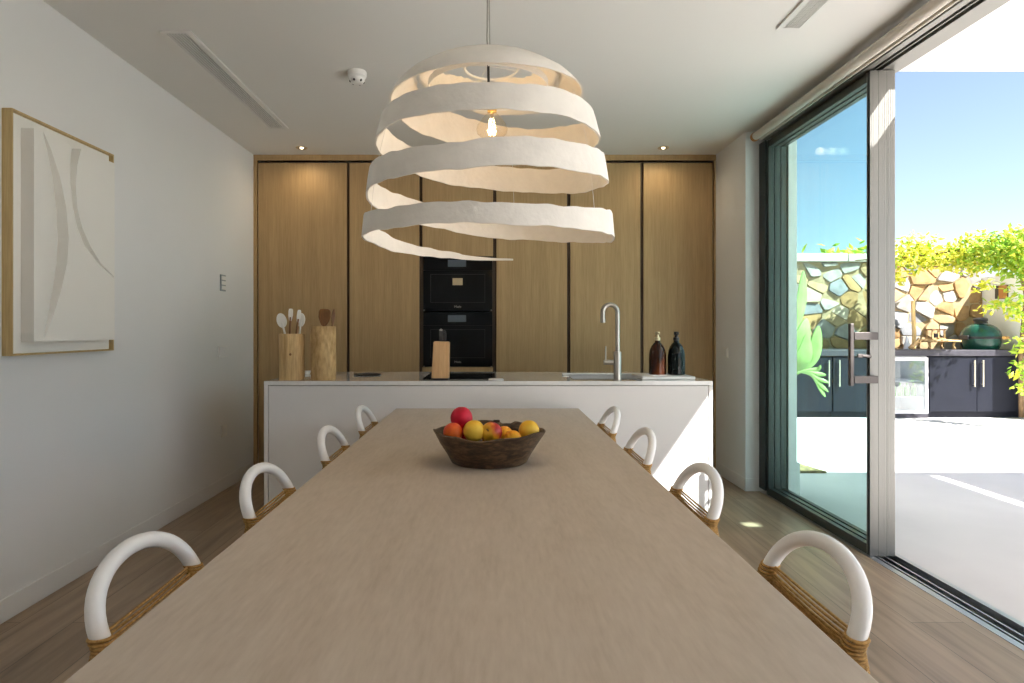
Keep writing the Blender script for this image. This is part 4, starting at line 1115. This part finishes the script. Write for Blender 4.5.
tag(obj('driftwood_pile', bm, M['driftwood'], None, True, loc=(PX(914.0, yo - 0.2), yo - 0.215, 0.9456)), 'tangle of driftwood sticks at the foot of the bamboo pole', 'driftwood')

# ------------------------------------------------------------------ planting
def leaf(bm, p, size, rnd, mi=0, elong=1.8):
    d = Vector((rnd.gauss(0, 1), rnd.gauss(0, 1), rnd.gauss(-0.2, 0.8))).normalized()
    n = Vector((rnd.gauss(0, 0.7), rnd.gauss(-0.3, 0.7), 1)).normalized()
    s = d.cross(n).normalized(); n = s.cross(d)
    L = size * elong; w = size * 0.5
    p = Vector(p)
    a = bm.verts.new(p); b_ = bm.verts.new(p + d * L * 0.45 + s * w - n * w * 0.25); c = bm.verts.new(p + d * L - n * w * 0.5); e = bm.verts.new(p + d * L * 0.45 - s * w - n * w * 0.25); m_ = bm.verts.new(p + d * L * 0.5 + n * w * 0.1)
    for tri in ((a, b_, m_), (b_, c, m_), (c, e, m_), (e, a, m_)):
        f = bm.faces.new(tri); f.material_index = mi
def clump(bm, c, rx, ry, rz, n, size, rnd, mix=0.3):
    for _ in range(n):
        while True:
            u = Vector((rnd.uniform(-1, 1), rnd.uniform(-1, 1), rnd.uniform(-1, 1)))
            if u.length < 1: break
        u = u * (0.5 + 0.5 * u.length)
        leaf(bm, (c[0] + u.x * rx, c[1] + u.y * ry, c[2] + u.z * rz), size * rnd.uniform(0.7, 1.3), rnd, 1 if rnd.random() < mix else 0)
# climbing vine over wall and pergola wire
rnd = random.Random(31)
yv = 8.3
t = thing('climbing_vine', 'sunlit yellow green vine sprawling over the stone wall and hanging at the right', 'vine', (7.2, 8.9, 0.02))
ox, oy, oz = 7.2, 8.9, 0.02
bm = bmesh.new()
blobs = [(903, 260, 8.7, .30, .3, .20, 110), (916, 250, 8.7, .30, .3, .26, 150), (930, 257, 8.7, .36, .35, .16, 150), (946, 257, 8.7, .38, .35, .18, 170), (962, 255, 8.6, .38, .35, .20, 170),
         (974, 250, 8.5, .34, .4, .26, 170), (987, 250, 8.3, .34, .4, .24, 170), (1000, 252, 8.1, .34, .4, .22, 160), (1014, 248, 8.0, .32, .45, .28, 190), (1026, 250, 7.9, .34, .5, .34, 190), (1045, 250, 7.8, .45, .5, .45, 120),
         (972, 268, 8.6, .20, .2, .10, 30), (995, 266, 8.2, .30, .3, .08, 40), (1014, 268, 8.0, .24, .3, .10, 50), (1024, 282, 7.8, .12, .3, .22, 60), (1008, 303, 7.9, .24, .2, .06, 34), (1021, 312, 7.8, .14, .2, .12, 44), (995, 304, 8.0, .12, .15, .05, 14), (982, 285, 8.6, .12, .15, .12, 20), (985, 310, 8.5, .09, .12, .08, 9),
         (1022, 345, 7.7, .09, .15, .12, 26), (1022, 368, 7.7, .11, .15, .16, 36), (1024, 388, 7.7, .09, .15, .09, 20), (1038, 330, 7.7, .16, .2, .4, 80), (900, 278, 8.7, .10, .1, .10, 18)]
for px_, py_, Y, rx, ry, rz, n in blobs:
    right = px_ > 985
    clump(bm, (PX(px_, Y) - ox, Y - oy, PZ(py_, Y) - oz), rx, ry, rz, int(n * 1.75), 0.047, rnd, 0.68 if right else 0.24)
obj('foliage', bm, [M['vine'], M['vinegreen']], t)
bm = bmesh.new()
path = [(7.30, 8.55, 0.02), (7.25, 8.5, 0.9), (7.28, 8.45, 1.7), (7.0, 8.3, 2.3), (6.4, 8.6, 2.32), (5.9, 8.7, 2.25), (5.1, 8.7, 2.2)]
tube(bm, [(a - ox, b_ - oy, c - oz) for a, b_, c in path], [0.03, 0.028, 0.026, 0.022, 0.018, 0.014, 0.008], 8)
tube(bm, [(7.0 - ox, 8.3 - oy, 2.3 - oz), (6.85, 7.9, 2.1), (6.65, 7.75, 1.5), (6.62, 7.7, 0.6)][:1] + [(a - ox, b_ - oy, c - oz) for a, b_, c in ((6.85, 7.95, 2.2), (6.66, 7.75, 1.5), (6.62, 7.7, 0.6))], [0.014, 0.012, 0.008, 0.005], 8)
obj('stem', bm, M['bark'], t, True)
# trees beyond the wall
def tree(px_, pyt, Y, w, label, nlv, seed, z0=0.0):
    rnd = random.Random(seed); x = PX(px_, Y); zt = PZ(pyt, Y)
    t = thing('tree', label, 'tree', (x, Y, 0), 0, 'trees beyond the stone wall')
    bm = bmesh.new()
    for k in range(7):
        clump(bm, (rnd.uniform(-w, w) * 0.7, rnd.uniform(-0.5, 0.5), zt - 0.45 + rnd.uniform(-0.45, 0.0)), w * 0.55, 0.6, 0.45, nlv // 7, 0.11, rnd, 0.3)
    obj('foliage', bm, [M['hedge'], M['vinegreen']], t)
    bm = bmesh.new(); tube(bm, [(0, 0, 0.001), (0.05, 0.03, zt * 0.4), (-0.03, 0, zt - 0.5)], [0.09, 0.07, 0.03], 10); obj('trunk', bm, M['bark'], t, True)
tree(826, 243, 10.9, 0.45, 'round yellow green treetop over the stone wall, seen through the glass at the left', 700, 1)
tree(860, 237, 12.6, 0.55, 'green treetop over the stone wall, just left of the grey door stile', 700, 2)
tree(893, 238, 14.4, 0.6, 'treetop over the stone wall, partly behind the grey door stile', 500, 3)

# succulent by the house wall, behind the glass
yq2 = 5.75
t = thing('leafy_plant', 'large pale green plant with broad pointed leaves behind the glass panels', 'plant', (PX(775, yq2), yq2, 0.02))
ox, oy, oz = PX(775, yq2), yq2, 0.02
def leafblade(pts, ws, th=0.012, mat=M['plant'], name='leaf', fold=0.25):
    """broad leaf along pts (centre line) with half widths ws; has thickness and a channel fold"""
    bm = bmesh.new(); rows_ = []
    P = [Vector(p) for p in pts]
    for i, p in enumerate(P):
        tdir = (P[min(i + 1, len(P) - 1)] - P[max(i - 1, 0)]).normalized()
        s = tdir.cross(Vector((0.25, -1, 0.1))).normalized(); n = s.cross(tdir)
        w = ws[i]
        ring = []
        for u in (-1, -0.5, 0, 0.5, 1): ring.append(bm.verts.new(p + s * w * u - n * w * fold * (1 - u * u) * -1))
        for u in (1, 0.5, 0, -0.5, -1): ring.append(bm.verts.new(p + s * w * u * 0.98 + n * w * fold * (1 - u * u) + n * th))
        rows_.append(ring)
    for a, b_ in zip(rows_, rows_[1:]):
        for k in range(10): bm.faces.new((a[k], a[(k + 1) % 10], b_[(k + 1) % 10], b_[k]))
    bm.faces.new(rows_[0]); bm.faces.new(list(reversed(rows_[-1])))
    return obj(name, bm, mat, t, True, angle=60)
def L(px_, py_, Y=yq2): return (PX(px_, Y) - ox, Y - oy, PZ(py_, Y) - oz)
def smooth(ctrl, n=14):
    out = []
    for k in range(n + 1):
        u = k / n * (len(ctrl) - 1)
        out.append(tuple(interp([c[a] for c in ctrl], u) for a in range(3)))
    return out
def widths(n, wmax, peak=0.5):
    return [max(0.004, wmax * math.sin(PI * min(1, (0.06 + 0.94 * (u / n))) ** (math.log(0.5) / math.log(peak))) ** 0.8) for u in range(n + 1)]
leafblade(smooth([L(790, 352), L(797, 322), L(801.5, 297), L(803, 271)]), widths(14, 0.052, 0.62))
leafblade(smooth([L(788, 362), L(798, 348), L(803, 333), L(806, 318)]), widths(14, 0.095, 0.45))
leafblade(smooth([L(790, 376, 5.7), L(806, 364, 5.7), L(814, 350, 5.68), L(818, 326, 5.66)]), widths(14, 0.075, 0.62))
leafblade(smooth([L(792, 372, 5.65), L(800, 362, 5.6), L(805, 350, 5.58), L(806, 334, 5.56)]), widths(14, 0.085, 0.5))
for k, (ex, ey) in enumerate(((820, 365), (826, 375), (829, 383), (828, 392), (825, 397))):
    leafblade(smooth([L(798, 372, 5.6), L(808 + k, 370 + k * 1.5, 5.58), L(818 + k * 0.6, 369 + k * 5.0, 5.57), L(ex, ey, 5.55)], 10), widths(10, 0.020, 0.7), 0.005)
leafblade(smooth([L(780, 372), L(776, 340), L(770, 310), L(765, 285)]), widths(14, 0.10, 0.5))
leafblade(smooth([L(776, 376), L(768, 360), L(757, 350), L(745, 345)]), widths(14, 0.08, 0.5))
bm = bmesh.new(); tube(bm, [(0, 0, 0.01), (0.02, 0, 0.3), (0.10, -0.05, 0.82)], [0.07, 0.055, 0.04], 12); obj('stem', bm, M['bark'], t, True)
bm = bmesh.new()
prism(bm, [(2.30, 5.30), (2.86, 5.30), (2.80, 5.55), (2.62, 6.6), (2.30, 6.9)], 2, 0.001, 0.018)
tag(obj('gravel_bed', bm, M['gravel']), 'small bed of mottled gravel at the foot of the pale plant', 'gravel', kind='stuff')

# ------------------------------------------------------------------ light
w = bpy.data.worlds.new('world'); SC.world = w; w.use_nodes = True
nt = w.node_tree; bg = nt.nodes['Background']
sky = nt.nodes.new('ShaderNodeTexSky'); sky.sky_type = 'NISHITA'; sky.sun_disc = False
sx_, sy_, sz_ = 0.69, -0.538, 1.0
ln = math.sqrt(sx_ ** 2 + sy_ ** 2 + 1)
sky.sun_elevation = math.asin(1 / ln); sky.sun_rotation = math.atan2(sx_, sy_)
sky.air_density = 1.0; sky.dust_density = 0.3; sky.ozone_density = 2.0
hs = nt.nodes.new('ShaderNodeHueSaturation'); hs.inputs['Saturation'].default_value = 0.84
nt.links.new(sky.outputs[0], hs.inputs['Color']); nt.links.new(hs.outputs[0], bg.inputs[0]); bg.inputs[1].default_value = 0.092
S = bpy.data.lights.new('sun', 'SUN'); S.energy = 9.0; S.angle = math.radians(0.55); S.color = (1.0, 0.985, 0.95)
so = bpy.data.objects.new('sun', S); COL.objects.link(so)
so.rotation_euler = Vector((sx_, sy_, sz_)).to_track_quat('Z', 'Y').to_euler()
so.location = (6, -4, 9)
Pn = bpy.data.lights.new('bulb_light', 'POINT'); Pn.energy = 0.75; Pn.color = (1.0, 0.70, 0.38); Pn.shadow_soft_size = 0.02
po = bpy.data.objects.new('bulb_light', Pn); COL.objects.link(po); po.location = (xq + cxo, yq, 1.95)
